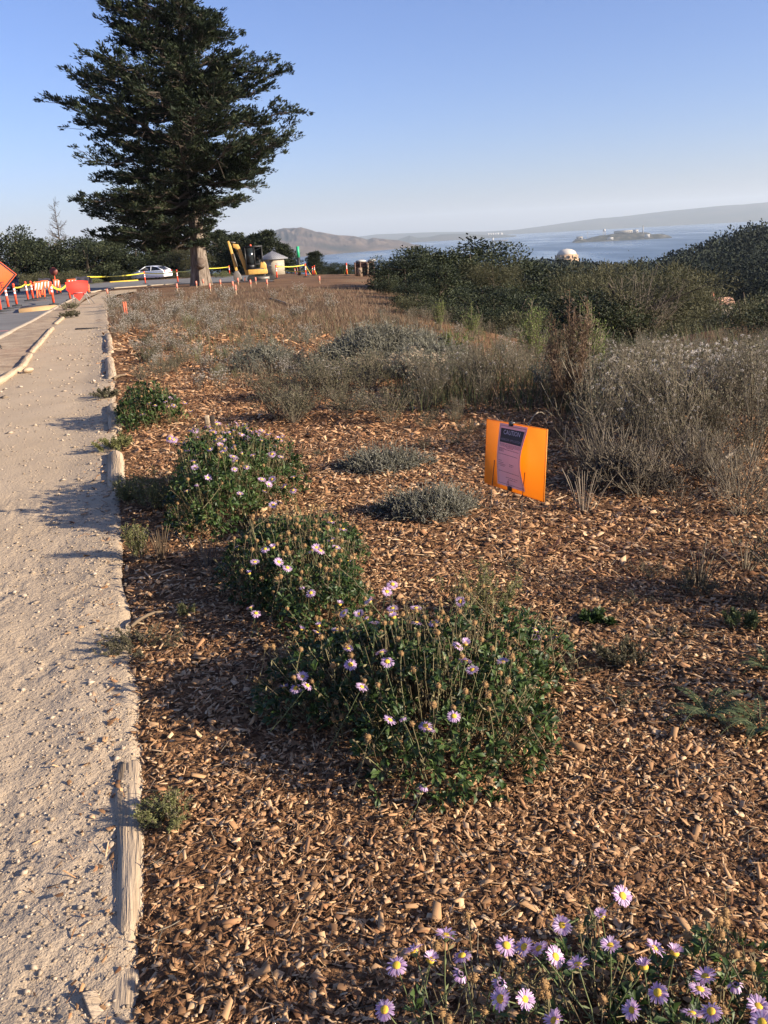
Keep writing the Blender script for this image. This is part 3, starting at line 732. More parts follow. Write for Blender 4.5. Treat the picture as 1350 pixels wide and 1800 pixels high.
# row of trees behind the road, from the left
BACK = [('oak', 1, 'pine', 12, 392, 115, .75, 'evergreen tree', 'bushy dark evergreen at the far left edge behind the road'),
 ('pine', 2, 'pine', 52, 418, 120, 1.0, 'pine tree', 'broad dark pine just right of the far left evergreen'),
 ('willow', 3, 'willow', 78, 410, 128, .8, 'oak tree', 'thin greyish tree with sparse top beside the bare dead tree'),
 ('oak', 4, 'oak', 108, 406, 118, .9, 'oak tree', 'rounded dark tree under the bare dead tree'),
 ('oak', 5, 'oak', 142, 416, 112, .9, 'oak tree', 'dark round tree left of the big cypress crown'),
 ('oak', 1, 'oak', 175, 428, 122, .9, 'oak tree', 'dark tree in the gap under the lowest cypress boughs'),
 ('pine', 6, 'pine', 205, 416, 116, 1.2, 'pine tree', 'dark pine behind the yellow kerb'),
 ('oak', 3, 'oak', 238, 424, 114, 1.0, 'oak tree', 'round green tree behind the nose of the white car'),
 ('pine', 2, 'pine', 275, 412, 120, 1.2, 'pine tree', 'dark pine behind the white car'),
 ('oak', 4, 'oak', 312, 424, 118, 1.0, 'oak tree', 'dark tree left of the cypress trunk'),
 ('willow', 5, 'willow', 340, 420, 110, .9, 'oak tree', 'olive tree directly behind the cypress trunk'),
 ('pine', 6, 'pine', 382, 404, 112, .9, 'pine tree', 'dark pine between the cypress trunk and the digger'),
 ('pine', 2, 'pine', 412, 408, 116, .9, 'pine tree', 'dark pine behind the digger arm'),
 ('pine', 9, 'pine', 468, 405, 108, .8, 'pine tree', 'tall pointed pine behind the digger cab'),
 ('pine', 6, 'pine', 445, 410, 112, .9, 'pine tree', 'dark pine left of the tall pointed pine'),
 ('pine', 9, 'pine', 496, 428, 108, .9, 'pine tree', 'smaller pine right of the pale kiosk'),
 ('pine', 2, 'pine', 552, 440, 104, .9, 'pine tree', 'bushy low pine right of the green topped post'),
 ('oak', 3, 'oak', 578, 456, 104, 1.3, 'oak tree', 'low dark bush of a tree beside the white bundle'),
 ('oak', 4, 'oak', 602, 460, 108, 1.2, 'oak tree', 'low dark tree at the edge of the bay view')]
for k, s, mt, px, pt, D, wd, nm, lb in BACK: tree(k, s, mt, px, pt, D, wd * 1.75, nm.replace(' ', '_'), lb, 'trees behind the road')
tree('dead', 8, 'pine', 92, 355, 120, .8, 'dead_tree', 'bare dead tree standing above the trees at left')
for px, pt, D, wd, lb in ((30, 470, 92, 1.1, 'low shrub behind the dark car'), (70, 466, 95, 1.2, 'pale olive shrub behind the orange barricades'), (120, 466, 96, 1.4, 'wide olive shrub behind the red fabric sign'),
                          (160, 484, 96, 1.6, 'low bright green shrub left of the yellow kerb'), (330, 472, 98, 1.6, 'low shrub between the white car and cypress trunk'), (388, 472, 92, 1.5, 'yellow green hedge shrub right of the cypress trunk')):
    tree('shrub', 3, 'hedge' if px in (160, 388) else 'willow', px, pt, D, wd, 'shrub', lb)
for px, pt, D, wd, mt, lb in ((215, 470, 103, 1.5, 'oak', 'dark hedge shrub behind the yellow kerb'), (250, 468, 104, 1.5, 'oak', 'dark hedge shrub behind the hood of the white car'), (290, 468, 104, 1.5, 'oak', 'dark hedge shrub behind the tail of the white car'),
                              (425, 474, 98, 1.4, 'pine', 'dark shrub behind the digger bucket'), (520, 474, 100, 1.6, 'oak', 'dark shrub behind the green topped post'), (565, 470, 100, 1.8, 'pine', 'dark shrub behind the caution tape at the far end')):
    tree('shrub', 4, mt, px, pt, D, wd, 'shrub', lb)
# wood on the slope right of the middle
MID = [('shrub', 11, 'oak', 682, 468, 42, .75, 'small round dark bush where the dry slope ends'),
 ('oak', 12, 'oak', 706, 438, 47, 1.2, 'dark oak at the left end of the grove'),
 ('oak', 13, 'oak', 745, 424, 50, 1.2, 'tall dark oak left of the grove summit'),
 ('oak', 14, 'oak', 790, 412, 52, 1.25, 'dark oak forming the summit of the grove'),
 ('oak', 12, 'oak', 836, 418, 50, 1.1, 'dark oak right of the grove summit'),
 ('oak', 13, 'oak', 762, 456, 38, 1.2, 'nearer dark oak in front of the grove summit'),
 ('willow', 15, 'willow', 862, 440, 46, .8, 'grey brown half bare tree beside the grove summit'),
 ('oak', 14, 'oak', 905, 458, 60, 1.2, 'dark oak behind the white seed heads'),
 ('oak', 13, 'oak', 720, 490, 33, 1.2, 'dark shrubby oak at the foot of the grove'),
 ('oak', 12, 'oak', 850, 490, 34, 1.3, 'broad dark oak in front of the half bare tree'),
 ('oak', 14, 'oak', 905, 500, 32, 1.2, 'green oak right of the broad dark oak'),
 ('oak', 15, 'oak', 955, 466, 62, 1.2, 'dark oak below the dome'),
 ('oak', 12, 'oak', 965, 500, 40, 1.1, 'dark oak behind the red brown plume'),
 ('willow', 13, 'willow', 1035, 448, 48, .9, 'brownish tree right of the dome'),
 ('willow', 15, 'willow', 1085, 450, 42, 1.0, 'olive brown tree left of the wide twiggy tree'),
 ('willow', 14, 'willow', 1130, 455, 38, 1.15, 'wide twiggy olive brown tree with bare branches'),
 ('willow', 12, 'willow', 1160, 438, 46, .75, 'olive tree in front of the dark forest hill'),
 ('oak', 13, 'oak', 1050, 500, 36, 1.1, 'dark bush behind the lime green plume'),
 ('willow', 15, 'willow', 1196, 470, 42, .7, 'olive tree at the right end of the grove'),
 ('shrub', 11, 'willow', 1320, 478, 26, .7, 'twiggy dark shrub at the right edge'),
 ('shrub', 16, 'willow', 1005, 556, 25, 1.0, 'low brownish shrub at the rim behind the red brown plume'), ('shrub', 11, 'oak', 1072, 560, 26, 1.0, 'low dark shrub at the rim below the twiggy tree'),
 ('shrub', 16, 'willow', 1135, 566, 25, 1.1, 'low brownish shrub at the rim under the wide twiggy tree'), ('shrub', 11, 'willow', 1185, 556, 24, 1.0, 'olive shrub at the rim left of the cottage'),
 ('shrub', 11, 'willow', 1300, 562, 22, .9, 'twiggy shrub at the rim right of the cottage'), ('shrub', 16, 'oak', 1348, 560, 17, .8, 'dark green shrub cut by the right edge'),
 ('shrub', 16, 'willow', 900, 560, 27, 1.1, 'low olive shrub at the rim left of the red brown plume'), ('shrub', 11, 'oak', 845, 555, 28, 1.2, 'low dark shrub at the foot of the grove'), ('shrub', 16, 'oak', 780, 552, 28, 1.2, 'low dark shrub at the left foot of the grove'), ('shrub', 11, 'willow', 730, 545, 29, 1.2, 'low grey shrub where the dry slope meets the grove')]
for k, s, mt, px, pt, D, wd, lb in MID: tree(k, s, mt, px, pt, D, wd * 1.35, 'shrub' if k == 'shrub' else 'oak_tree', lb, 'trees on the slope below the garden')
tree('oak', 12, 'forest', 912, 452, 420, .7, 'umbrella_pine', 'flat topped far tree against the water left of the dome')
# bare limbs of the wide twiggy tree stand out in front of its crown
wt = [o for o in COL.objects if o.get('label', '').startswith('wide twiggy')][0]
rr = np.random.default_rng(5); n = 34; an = rr.uniform(0, 6.28, n); h = wt.children[0].scale[2]
tip = np.stack([np.cos(an) * rr.uniform(.2, .55, n), np.sin(an) * rr.uniform(.2, .55, n), rr.uniform(.5, .95, n)], -1) * h
P = bez(np.zeros((n, 3)) + A(0, 0, .1), tip * A(.35, .35, .6), tip, 7)
b = B().add(*strands(P, np.linspace(.05, .008, 7)), t=.6); m = 300; j = rr.integers(0, n, m); q = P[j, rr.integers(2, 6, m)]; dd = nrm(tip[j] - q + rr.normal(0, 1.2, (m, 3)))
b.add(*strands(bez(q, q + dd * .4, q + dd * rr.uniform(.5, 1.1, (m, 1)) + A(0, 0, .2), 4), .008), t=.55); b.obj('bare_branches', MT['greytwig'], wt)

# ------------------------------------------------------------------ the big cypress
CY = hit(352, 502); HPX = 64.0 / FPX * 1.01
axis_px = lambda y: 352 - (500 - y) * .066
yy = [-110, -80, -40, 0, 40, 80, 110, 125, 170, 210, 245, 258, 275, 300, 335, 375, 405, 432, 452]
lf_ = [10, 50, 110, 150, 162, 150, 158, 246, 245, 240, 235, 190, 240, 205, 230, 225, 190, 130, 30]
ry_ = [-110, -80, -40, 0, 40, 100, 140, 160, 180, 205, 225, 270, 300, 325, 345, 358, 372, 395, 420, 430]
rt_ = [10, 30, 45, 66, 118, 150, 182, 186, 150, 205, 203, 200, 188, 165, 150, 70, 72, 60, 25, 15]
hy = lambda y: (500 - y) * HPX * 1.02
CH = float(at(300, -130, math.hypot(CY[0], CY[1]))[2] - CY[2])
cy = thing('cypress_tree', 'huge dark cypress with layered boughs and a thick pale trunk', 'tree', CY - A(0, 0, .3), 0)
r = np.random.default_rng(44)
tz = np.linspace(0, 1, 40)
def axis(t, lead=0):
    x = np.sin(t * 5) * .18 + (t - .35).clip(0) * lead * 1.6; y = np.cos(t * 4) * .15 + (t - .35).clip(0) * lead * .8
    return np.stack([x, y, t * CH], -1)
tb = B()
ns = 30; th = np.arange(ns) * 2 * math.pi / ns
for ld, rs in ((0, 1.0), (1.0, .72)):
    t_ = tz if ld == 0 else np.linspace(.34, 1, 26)
    ax_ = axis(t_, ld)
    rad = (.56 * (1 - t_) ** 1.35 + .03 + .24 * np.exp(-t_ * 26)) * rs
    flute = 1 + (.11 * np.cos(th[None] * 5 + t_[:, None] * 3) + .07 * np.cos(th[None] * 9 - t_[:, None] * 5 + 1) + .04 * np.cos(th[None] * 14 + 2)) * (.45 + 1.3 * np.exp(-t_[:, None] * 9))
    V = np.stack([ax_[:, 0:1] + rad[:, None] * flute * np.cos(th), ax_[:, 1:2] + rad[:, None] * flute * np.sin(th), np.repeat(ax_[:, 2:3], ns, 1)], -1)
    i = np.arange(len(t_) - 1)[:, None] * ns + np.arange(ns); j = np.arange(len(t_) - 1)[:, None] * ns + (np.arange(ns) + 1) % ns
    tb.add(V.reshape(-1, 3), np.stack([i, j, j + ns, i + ns], -1).reshape(-1, 4))
tb.obj('trunk', MT['bark'], cy, True)
sv, sf = cyl((.25, -.55, 1.75), (.42, -1.0, 2.0), .36, .33, 12); B().add(sv, sf).obj('cut_stub', MT['bark'], cy)
B().add(*cyl((.42, -1.0, 2.0), (.425, -1.012, 2.006), .30, .30, 12)).obj('sawn_face', smat('sawn_wood', (.10, .07, .05), .9), cy)
# boughs
nb = 235
yb = np.r_[np.linspace(432, -100, nb)] + r.normal(0, 6, nb)
an = (np.arange(nb) * 2.399963 + r.normal(0, .25, nb)) % (2 * math.pi)
gap = r.uniform(size=nb) < np.where(yb < 200, .06, np.where(np.cos(an) > .2, .28, .10)); yb, an = yb[~gap], an[~gap]
yb = np.r_[yb, r.uniform(325, 425, 16), r.uniform(255, 300, 5)]; an = np.r_[an, math.pi + r.uniform(-.75, .75, 16), r.uniform(-.5, .5, 5)]; nb = len(yb)
ca = np.cos(an)
wl = (1 - ca) / 2
# gap on the right between the low bough and the trunk foliage
DC = math.hypot(CY[0], CY[1]); AX = [at(axis_px(v), v, DC) for v in yb]
zt = np.array([a[2] - CY[2] + .3 for a in AX]); mpp = np.array([np.dot(a - A(0, 0, EYE), _f) / FPX for a in AX])
Lw = (np.interp(yb, yy, lf_) * .90 * wl + 1.06 * np.interp(yb, ry_, rt_) * (1 - wl)) * mpp
Lw = np.maximum(Lw * r.uniform(.74, 1.04, nb) - 1.2, .5) * np.interp(yb, [-110, 60, 120, 500], [1.05, 1.10, 1.04, 1.02])
rise = np.where(yb > 290, r.uniform(-.30, .02, nb), r.uniform(-.04, .22, nb)) * Lw
z0 = np.clip(zt - rise * .6 - .10 * Lw, 2.9, CH * .985)
lead = np.where((ca > 0) & (z0 > CH * .4), 1.0, 0.0)
base = axis(z0 / CH, 0); b2 = axis(z0 / CH, 1.0); base = base * (1 - lead[:, None]) + b2 * lead[:, None]
dr = np.stack([np.cos(an), np.sin(an), 0 * an], -1)
tip = np.stack([dr[:, 0] * Lw, dr[:, 1] * Lw, zt + rise * .5], -1); tip[:, :2] += base[:, :2] * .3
midp = base * .45 + tip * .55; midp[:, 2] = np.minimum(base[:, 2], tip[:, 2]) - .02 * Lw + .25 * (tip[:, 2] - base[:, 2])
K = 9
PB = bez(base, midp, tip, K)
PB[:, 1:-1] += r.normal(0, .07, (nb, K - 2, 3)) * Lw[:, None, None] * .35
bb = B().add(*strands(PB, np.outer(.045 + Lw * .011, np.linspace(1, .15, K)), 5), t=.4)
# side branches
fo = B()
SP, SD, SL, ST = [], [], [], []
for i in range(nb):
    m = int(9 + Lw[i] * 2.6)
    t = np.r_[r.uniform(.16, 1, m), 1.0]; q = np.stack([np.interp(t, np.linspace(0, 1, K), PB[i, :, k]) for k in range(3)], -1)
    tg = nrm(np.stack([np.interp(t, np.linspace(0, 1, K), np.gradient(PB[i, :, k])) for k in range(3)], -1))
    side = np.where(np.arange(m + 1) % 2 == 0, 1, -1)
    ang = side * r.uniform(.35, 1.15, m + 1); ang[-1] = 0
    d2 = np.stack([tg[:, 0] * np.cos(ang) - tg[:, 1] * np.sin(ang), tg[:, 0] * np.sin(ang) + tg[:, 1] * np.cos(ang), tg[:, 2] * .5 + r.uniform(-.12, .30, m + 1)], -1); d2 = nrm(d2)
    L2 = (.35 + .30 * Lw[i] * (1.1 - t) + .12 * Lw[i]) * r.uniform(.5, 1, m + 1); L2 = np.minimum(L2, 2.6)
    e = q + d2 * L2[:, None] + A(0, 0, .06) * L2[:, None]
    pq = bez(q, q + d2 * L2[:, None] * .5 - A(0, 0, .05), e, 4)
    bb.add(*strands(pq, np.outer(.012 + L2 * .008, np.linspace(1, .25, 4)), 3), t=.4)
    k = np.maximum((L2 * 4.6).astype(int), 3)
    for a_ in range(m + 1):
        u = np.sqrt(r.uniform(.06, 1, k[a_]))
        pos = q[a_] * (1 - u[:, None]) + e[a_] * u[:, None] + r.normal(0, .10, (k[a_], 3)) * A(1, 1, .6)
        SP.append(pos); SD.append(np.repeat(d2[a_][None], k[a_], 0)); ST.append(np.full(k[a_], r.uniform(.1, .75)))
for i in range(420):      # short inner growth along the two leaders
    t_ = r.uniform(.22, .99); c_ = axis(np.array([t_]), float(i % 2))[0] if i % 2 else axis(np.array([t_]), 0)[0]; a_ = r.uniform(0, 6.28); d_ = A(math.cos(a_), math.sin(a_), .25); n_ = 7
    SP.append(c_ + d_ * r.uniform(.15, 1.3, (n_, 1)) + r.normal(0, .12, (n_, 3))); SD.append(np.repeat(d_[None], n_, 0)); ST.append(np.full(n_, r.uniform(.1, .6)))
SP = np.concatenate(SP); SD = np.concatenate(SD); ST = np.concatenate(ST); NS = len(SP)
per = 9
P = SP[:, None] + r.normal(0, .10, (NS, per, 3)) * A(1, 1, .55)
D = SD[:, None] * .9 + A(0, 0, .22) + r.normal(0, .38, (NS, per, 3)) * A(1, 1, .6)
L = r.uniform(.12, .36, NS * per)
V, F = leaves(P.reshape(-1, 3), D.reshape(-1, 3), L, L * r.uniform(.24, .40, NS * per), r)
fo.add(V, F, np.repeat(np.clip(np.repeat(ST, per) + r.normal(0, .18, NS * per), 0, 1), 4))
# dead bare twigs hanging inside
m = 900; j = r.integers(0, nb, m); q = PB[j, r.integers(1, 6, m)]; dd = nrm(dr[j] + r.normal(0, .8, (m, 3)) - A(0, 0, .35)); Lx = r.uniform(.4, 1.4, (m, 1))
bb.add(*strands(bez(q, q + dd * Lx * .5, q + dd * Lx - A(0, 0, .15), 4), .014), t=.8)
bb.obj('boughs', tmat('cypress_branch', [(.035, .028, .021), (.075, .058, .044), (.14, .115, .09)], .9), cy)
o = fo.obj('crown', MT['cypress'], cy)
print('cypress leaves', NS * per)
#PART3
# ------------------------------------------------------------------ loose cover: wood chips and gravel
def wedge(rng, n, d0, d1, a0=-30, a1=31):
    az = np.radians(rng.uniform(a0, a1, n)); d = np.sqrt(rng.uniform(d0 ** 2, d1 ** 2, n)); return np.c_[np.sin(az) * d, np.cos(az) * d]
rc = np.random.default_rng(101)
redf = lambda x, y: np.clip(sstep(3.6, 8, y) * .75 + .22, 0, 1)
cb = B()
for d0, d1, dens, l0 in ((.9, 2.6, 9500, .0155), (2.6, 4.2, 5600, .019), (4.2, 7.5, 2300, .027), (7.5, 12.5, 800, .038), (12.5, 17, 260, .060), (17, 26.5, 100, .085)):
    n = int(dens * math.radians(61) * .5 * (d1 ** 2 - d0 ** 2)); P = wedge(rc, n, d0, d1)
    x, y = P.T; e = x - _prx(y)
    keep = (e > -.02 + .10 * (fbm(y / .3, y * 0, 55) + .25)) & (x < 9.2) & (y < 11.5 + 14 * sstep(1.0, -3.0, x) - 3.5 * sstep(2, 6, x) + 5 * fbm(x / 1.7, y / 1.7, 91))
    keep |= (e > -.30) & (e < .1) & (rc.uniform(size=n) < .22 * np.exp(e / .12))
    keep &= rc.uniform(size=n) < np.where(e < .25, .65, 1)
    P = P[keep]; x, y = P.T; n = len(P)
    L = l0 * np.minimum(rc.lognormal(0, .5, n), 2.0); W_ = L * rc.uniform(.28, .75, n); sl_ = rc.uniform(size=n) < .4; W_[sl_] *= .35; L[sl_] *= 1.7; H = W_ * rc.uniform(.05, .16, n)
    z = np.where(x > _prx(y) - .02, mulch_z(x, y), path_z(x, y)) + .003 + rc.uniform(0, 1, n) ** 2 * l0 * .55
    V, F = chips(np.c_[x, y, z], L, W_, H, rc, .30)
    rd = rc.uniform(size=n) < redf(x, y)
    tn = np.clip(rc.beta(1.35, 1.35, n) + .10 * fbm(x / .5, y / .5, 66), 0, 1)
    Fm = F.reshape(5, n, 4)
    for k, msk in ((0, ~rd), (1, rd)):
        cb.add(np.zeros((0, 3)), np.zeros((0, 4), int))
        cb.F.append(Fm[:, msk].reshape(-1, 4) + cb.n); cb.Mi.append(np.full(5 * msk.sum(), k))
    cb.V.append(V); cb.T.append(np.repeat(tn, 8)); cb.n += len(V)
cb.V = [v for v in cb.V]; cb.F = [f for f in cb.F if len(f)]; cb.Mi = [m for m in cb.Mi if len(m)]; cb.T = [t for t in cb.T if len(t)]; cb.V = [v for v in cb.V if len(v)]
o = cb.obj('chip_litter', [MT['chip'], MT['redchip']], mulch); tag(o, kind='stuff')
# the largest chips, one by one
CM = []
for k in range(10):
    L = rc.uniform(.035, .065); V, F = chips(np.zeros((1, 3)), np.array([L]), np.array([L * rc.uniform(.18, .55)]), np.array([rc.uniform(.003, .006)]), rc, .0)
    CM.append(B().add(V, F, rc.uniform(.45, .95)).mesh('wood_chip', MT['chip'] if k < 8 else MT['redchip']))
m = 0
while m < 290:
    x, y = wedge(rc, 1, 1.2, 4.6)[0]
    if x < _prx(y) + .06: continue
    mo('wood_chip', CM[rc.integers(0, 10)], mulch, (x, y, float(mulch_z(x, y)) + rc.uniform(.010, .022)), (rc.normal(0, .3), rc.normal(0, .3), rc.uniform(0, 6.28)), rc.uniform(.6, 1.1)); m += 1
# gravel on the path
gb = B()
octa = A(1, 0, 0, 0, 1, 0, -1, 0, 0, 0, -1, 0, .2, .1, .8, -.2, .1, -.5).reshape(6, 3)
octf = np.array([[0, 1, 4], [1, 2, 4], [2, 3, 4], [3, 0, 4], [1, 0, 5], [2, 1, 5], [3, 2, 5], [0, 3, 5]])
for d0, d1, dens, s0 in ((1.0, 3, 3600, .0036), (3, 6, 1300, .005), (6, 12, 300, .008), (12, 26, 50, .017)):
    n = int(dens * math.radians(24) * .5 * (d1 ** 2 - d0 ** 2)); P = wedge(rc, n, d0, d1, -33, -8); x, y = P.T
    k = (x < _prx(y) + .05) & (x > _plx(y) - .1) & (rc.uniform(size=n) < .25 + .75 * sstep(.9, .0, _prx(y) - x) + .3 * (vn(x / .3, y / .3, 8) > .6)); P = P[k]; x, y = P.T; n = len(P)
    s = s0 * rc.lognormal(0, .5, n); a = rc.uniform(0, 6.28, n); ca_, sa_ = np.cos(a), np.sin(a)
    o3 = octa[None] * (1 + rc.uniform(-.35, .35, (n, 6, 3))) * s[:, None, None] * np.stack([np.ones(n), rc.uniform(.55, .95, n), rc.uniform(.4, .75, n)], -1)[:, None]
    V = np.stack([o3[..., 0] * ca_[:, None] - o3[..., 1] * sa_[:, None], o3[..., 0] * sa_[:, None] + o3[..., 1] * ca_[:, None], o3[..., 2]], -1) + np.stack([x, y, path_z(x, y) + s * .15], -1)[:, None]
    gb.add(V.reshape(-1, 3), (np.arange(n)[:, None, None] * 6 + octf).reshape(-1, 3), np.repeat(np.clip(rc.beta(2, 2, n), 0, 1), 6))
o = gb.obj('gravel', MT['stone'], path); tag(o, kind='stuff')
PM = []
for k in range(5):
    V, F = lathe([(0, -.5)] + [(math.cos(a), math.sin(a) * .6) for a in np.linspace(-1.2, 1.2, 5)] + [(0, .62)], 7); V = V * (1 + rc.uniform(-.18, .18, V.shape)) * A(1, rc.uniform(.6, .9), 1)
    PM.append(B().add(V, F, rc.uniform(.3, .75)).mesh('pebble', MT['stone']))
m = 0
while m < 70:
    x, y = wedge(rc, 1, 1.3, 5.5, -33, -8)[0]
    if not (_plx(y) < x < _prx(y) - .02) or rc.uniform() > .25 + .75 * sstep(1.2, 0, _prx(y) - x): continue
    s = rc.uniform(.005, .010) if m > 6 else rc.uniform(.012, .016)
    mo('pebble', PM[rc.integers(0, 5)], path, (x, y, float(path_z(x, y)) + s * .2), (0, 0, rc.uniform(0, 6.28)), s); m += 1

# ------------------------------------------------------------------ timbers along the path
def timber(name, label, p, q, r=.07, lift=.0, seed=0, rough=.15, group=None):
    a, b = hit(*p), hit(*q); rr = np.random.default_rng(seed); L = float(np.hypot(*(b - a)[:2])); n = max(int(L / .06), 8); k = 14
    th = np.arange(k) * 2 * math.pi / k; sx = np.linspace(0, L, n)
    wob = .02 * fbm(sx / .35, sx * 0, seed, 3)
    R0 = r * (1 + rough * 1.6 * fbm(th[None] * 1.3 + 0 * sx[:, None], sx[:, None] / .6, seed + 1, 4) + .10 * fbm(th[None] * 6, sx[:, None] / 2.5, seed + 4, 2))
    R0 = R0 * np.minimum(1, .55 + 4 * np.minimum(sx, L - sx)[:, None] / r * .12)
    V = np.stack([np.repeat(sx[:, None], k, 1), R0 * np.cos(th) + wob[:, None], R0 * np.sin(th) * .8], -1)
    i = np.arange(n - 1)[:, None] * k + np.arange(k); j = np.arange(n - 1)[:, None] * k + (np.arange(k) + 1) % k
    bb_ = B().add(V.reshape(-1, 3), np.stack([i, j, j + k, i + k], -1).reshape(-1, 4))
    bb_.F.append(np.array([list(range(k))[::-1], list(range((n - 1) * k, n * k))])); bb_.Mi.append(np.zeros(2, int))
    t = bb_.obj(name, MT['timber'], None, True); za, zb = gz(a[0], a[1]), gz(b[0], b[1])
    t.location = (a[0], a[1], za + lift); t.rotation_euler = (0, -math.atan2(zb - za, L), math.atan2(b[1] - a[1], b[0] - a[0]))
    return tag(t, label, 'timber', group)
timber('edging_timber', 'nearest sunlit weathered timber edging the path, split down its length', (230, 1662), (227, 1328), .044, -.019, 1, .6)
timber('edging_timber', 'half buried end of timber under sand at the bottom of the path edge', (214, 1815), (222, 1690), .036, -.022, 2, .5)
timber('edging_timber', 'timber edging the path beside the nearest yellow green shrub clump', (207, 860), (203, 800), .07, .0, 3)
timber('edging_timber', 'timber edging the path between grass tuft and daisy clump', (204, 760), (198, 715), .07, .0, 4)
timber('edging_timber', 'pale timber edging the red mulch beyond the daisy clumps', (196, 668), (192, 632), .08, .0, 5)
timber('edging_timber', 'farthest pale timber edging the red mulch', (194, 622), (190, 590), .08, .005, 6)
LFT = [((-30, 690), (36, 648), 'nearest split timber lying along the dirt strip'), ((38, 646), (52, 625), 'short timber between two longer ones along the dirt strip'), ((56, 620), (92, 578), 'long timber along the dirt strip'), ((98, 570), (112, 558), 'stubby timber end at the far dirt strip')]
for i, (p, q, lb) in enumerate(LFT): timber('edging_timber', lb, p, q, .065, .012, 20 + i, .3)
timber('broken_timber', 'small dark broken lump of timber lying on the path', (42, 655), (58, 652), .06, .03, 31, .6)
p = hit(168, 1768); V, F = box((0, 0, 0), (.035, .075, .022), .6, .2, .15); o = B().add(V + RNG.normal(0, .004, V.shape), F).obj('broken_timber', MT['timber'], bevel=.003); o.location = (p[0], p[1], p[2] + .004); tag(o, 'grey broken lump of wood half buried at the bottom of the path edge', 'timber')
a, b = hit(133, 579), hit(177, 577); c = (a + b) / 2
o = B().add(*box((0, 0, .012), (float(np.linalg.norm(b - a)), .09, .05))).obj('dark_bar', smat('near_black', (.03, .028, .026), .8)); o.location = (c[0], c[1], gz(c[0], c[1]) - .01); o.rotation_euler = (0, 0, math.atan2(b[1] - a[1], b[0] - a[0]))  # thin near-black bar laid straight across the path
tag(o, 'dark straight bar crossing the sandy path', 'drain bar')

# ------------------------------------------------------------------ seaside daisies
def rays_mesh(seed, openness, nr=44, R=.022):
    r = np.random.default_rng(seed); b = B(); an = np.arange(nr) * 2 * math.pi / nr + r.normal(0, .05, nr)
    el = openness + r.normal(0, .14, nr); d = np.stack([np.cos(an) * np.cos(el), np.sin(an) * np.cos(el), np.sin(el)], -1)
    n_ = np.stack([-np.cos(an) * np.sin(el), -np.sin(an) * np.sin(el), np.cos(el)], -1); s = np.cross(n_, d)
    L = R * r.uniform(.86, 1.06, nr)[:, None]; w_ = R * .075; p0 = d * R * .26
    p1 = p0 + (d * L - p0) * .55 + n_ * R * .06; p2 = d * L - n_ * R * .02
    V = np.stack([p0 - s * w_ * .6, p0 + s * w_ * .6, p1 + s * w_, p1 - s * w_, p2 + s * w_ * .55, p2 - s * w_ * .55], 1)
    i = np.arange(nr)[:, None] * 6
    b.add(V.reshape(-1, 3), np.concatenate([i + np.array([0, 1, 2, 3]), i + np.array([3, 2, 4, 5])]), np.repeat(r.uniform(0, 1, nr), 6))
    return b.mesh('flower', MT['petal'])
RAYS = [rays_mesh(1, .10), rays_mesh(2, .30), rays_mesh(3, -.15), rays_mesh(4, .75, 36, .019), rays_mesh(5, -.7, 34, .018)]
DISC = B().add(*lathe([(.0082, -.002), (.0084, .001), (.0070, .0032), (.004, .0042), (0, .0046)], 14)).mesh('flower_disc', MT['disc'], False)
CUP = B().add(*lathe([(.0015, -.012), (.0065, -.007), (.0080, -.002), (.0075, .0)], 9)).mesh('calyx', MT['greenstem'], True)
def head_mesh(seed):
    r = np.random.default_rng(seed); b = B(); V, F = lathe([(.0015, -.010), (.007, -.006), (.0095, 0), (.0075, .006), (.003, .009), (0, .0095)], 8); b.add(V * (1 + r.uniform(-.1, .1, V.shape)), F, .4)
    n = 60; u = nrm(r.normal(size=(n, 3)) + A(0, 0, .4)); Vv, Ff = leaves(u * .0075, u + r.normal(0, .2, (n, 3)), .006, .0022, r); b.add(Vv, Ff, np.repeat(r.uniform(.3, 1, n), 4)); return b.mesh('seed_head', MT['seed'])
HEADS = [head_mesh(i) for i in range(4)]
def stem_mesh(seed, mt, name):   # unit stem from z=0 (the head) down to z=-1
    r = np.random.default_rng(seed); k = 7; t = np.linspace(0, 1, k); P = np.stack([.10 * r.normal() * t ** 1.6 + .012 * r.normal(size=k) * t, .10 * r.normal() * t ** 1.6 + .012 * r.normal(size=k) * t, -t], -1)[None]
    b = B().add(*strands(P, np.linspace(.0058, .0078, k), 5), np.repeat(r.uniform(.2, .8), 35))
    n = 9; q = r.uniform(.2, .95, n); bp = np.stack([np.interp(q, t, P[0, :, i]) for i in range(3)], -1); dd = r.normal(size=(n, 3)) * A(1, 1, .3) + A(0, 0, .9)
    V, F = leaves(bp, dd, r.uniform(.05, .11, n), r.uniform(.018, .03, n), r); b.add(V, F, .5); return b.mesh(name, mt)
STG = [stem_mesh(i, MT['greenstem'], 'flower_stem') for i in range(5)]
STB = [stem_mesh(20 + i, MT['drystem'], 'head_stem') for i in range(5)]

def rel(root, p): return tuple(float(v) for v in (np.asarray(p) - np.array(root.location)))
def add_flower(root, p, tilt, kind, r, L, sc=1.0, wilt=False):
    f = mo('flower', RAYS[kind], root, rel(root, p), (tilt[0], tilt[1], r.uniform(0, 6.28)), sc)
    if kind != 4: mo('flower_disc', DISC, f, (0, 0, .0005))
    mo('calyx', CUP, f, (0, 0, 0))
    s = mo('flower_stem', STG[r.integers(0, 5)], f, (0, 0, -.010)); s.scale = (.45 * L / sc if False else .22 / sc, .22 / sc, L / sc)
    return f
def add_head(root, p, r, L, sc=1.0):
    f = mo('seed_head', HEADS[r.integers(0, 4)], root, rel(root, p), (r.normal(0, .3), r.normal(0, .3), r.uniform(0, 6.28)), sc)
    s = mo('head_stem', STB[r.integers(0, 5)], f, (0, 0, -.009)); s.scale = (.25 / sc, .25 / sc, L / sc)
    return f
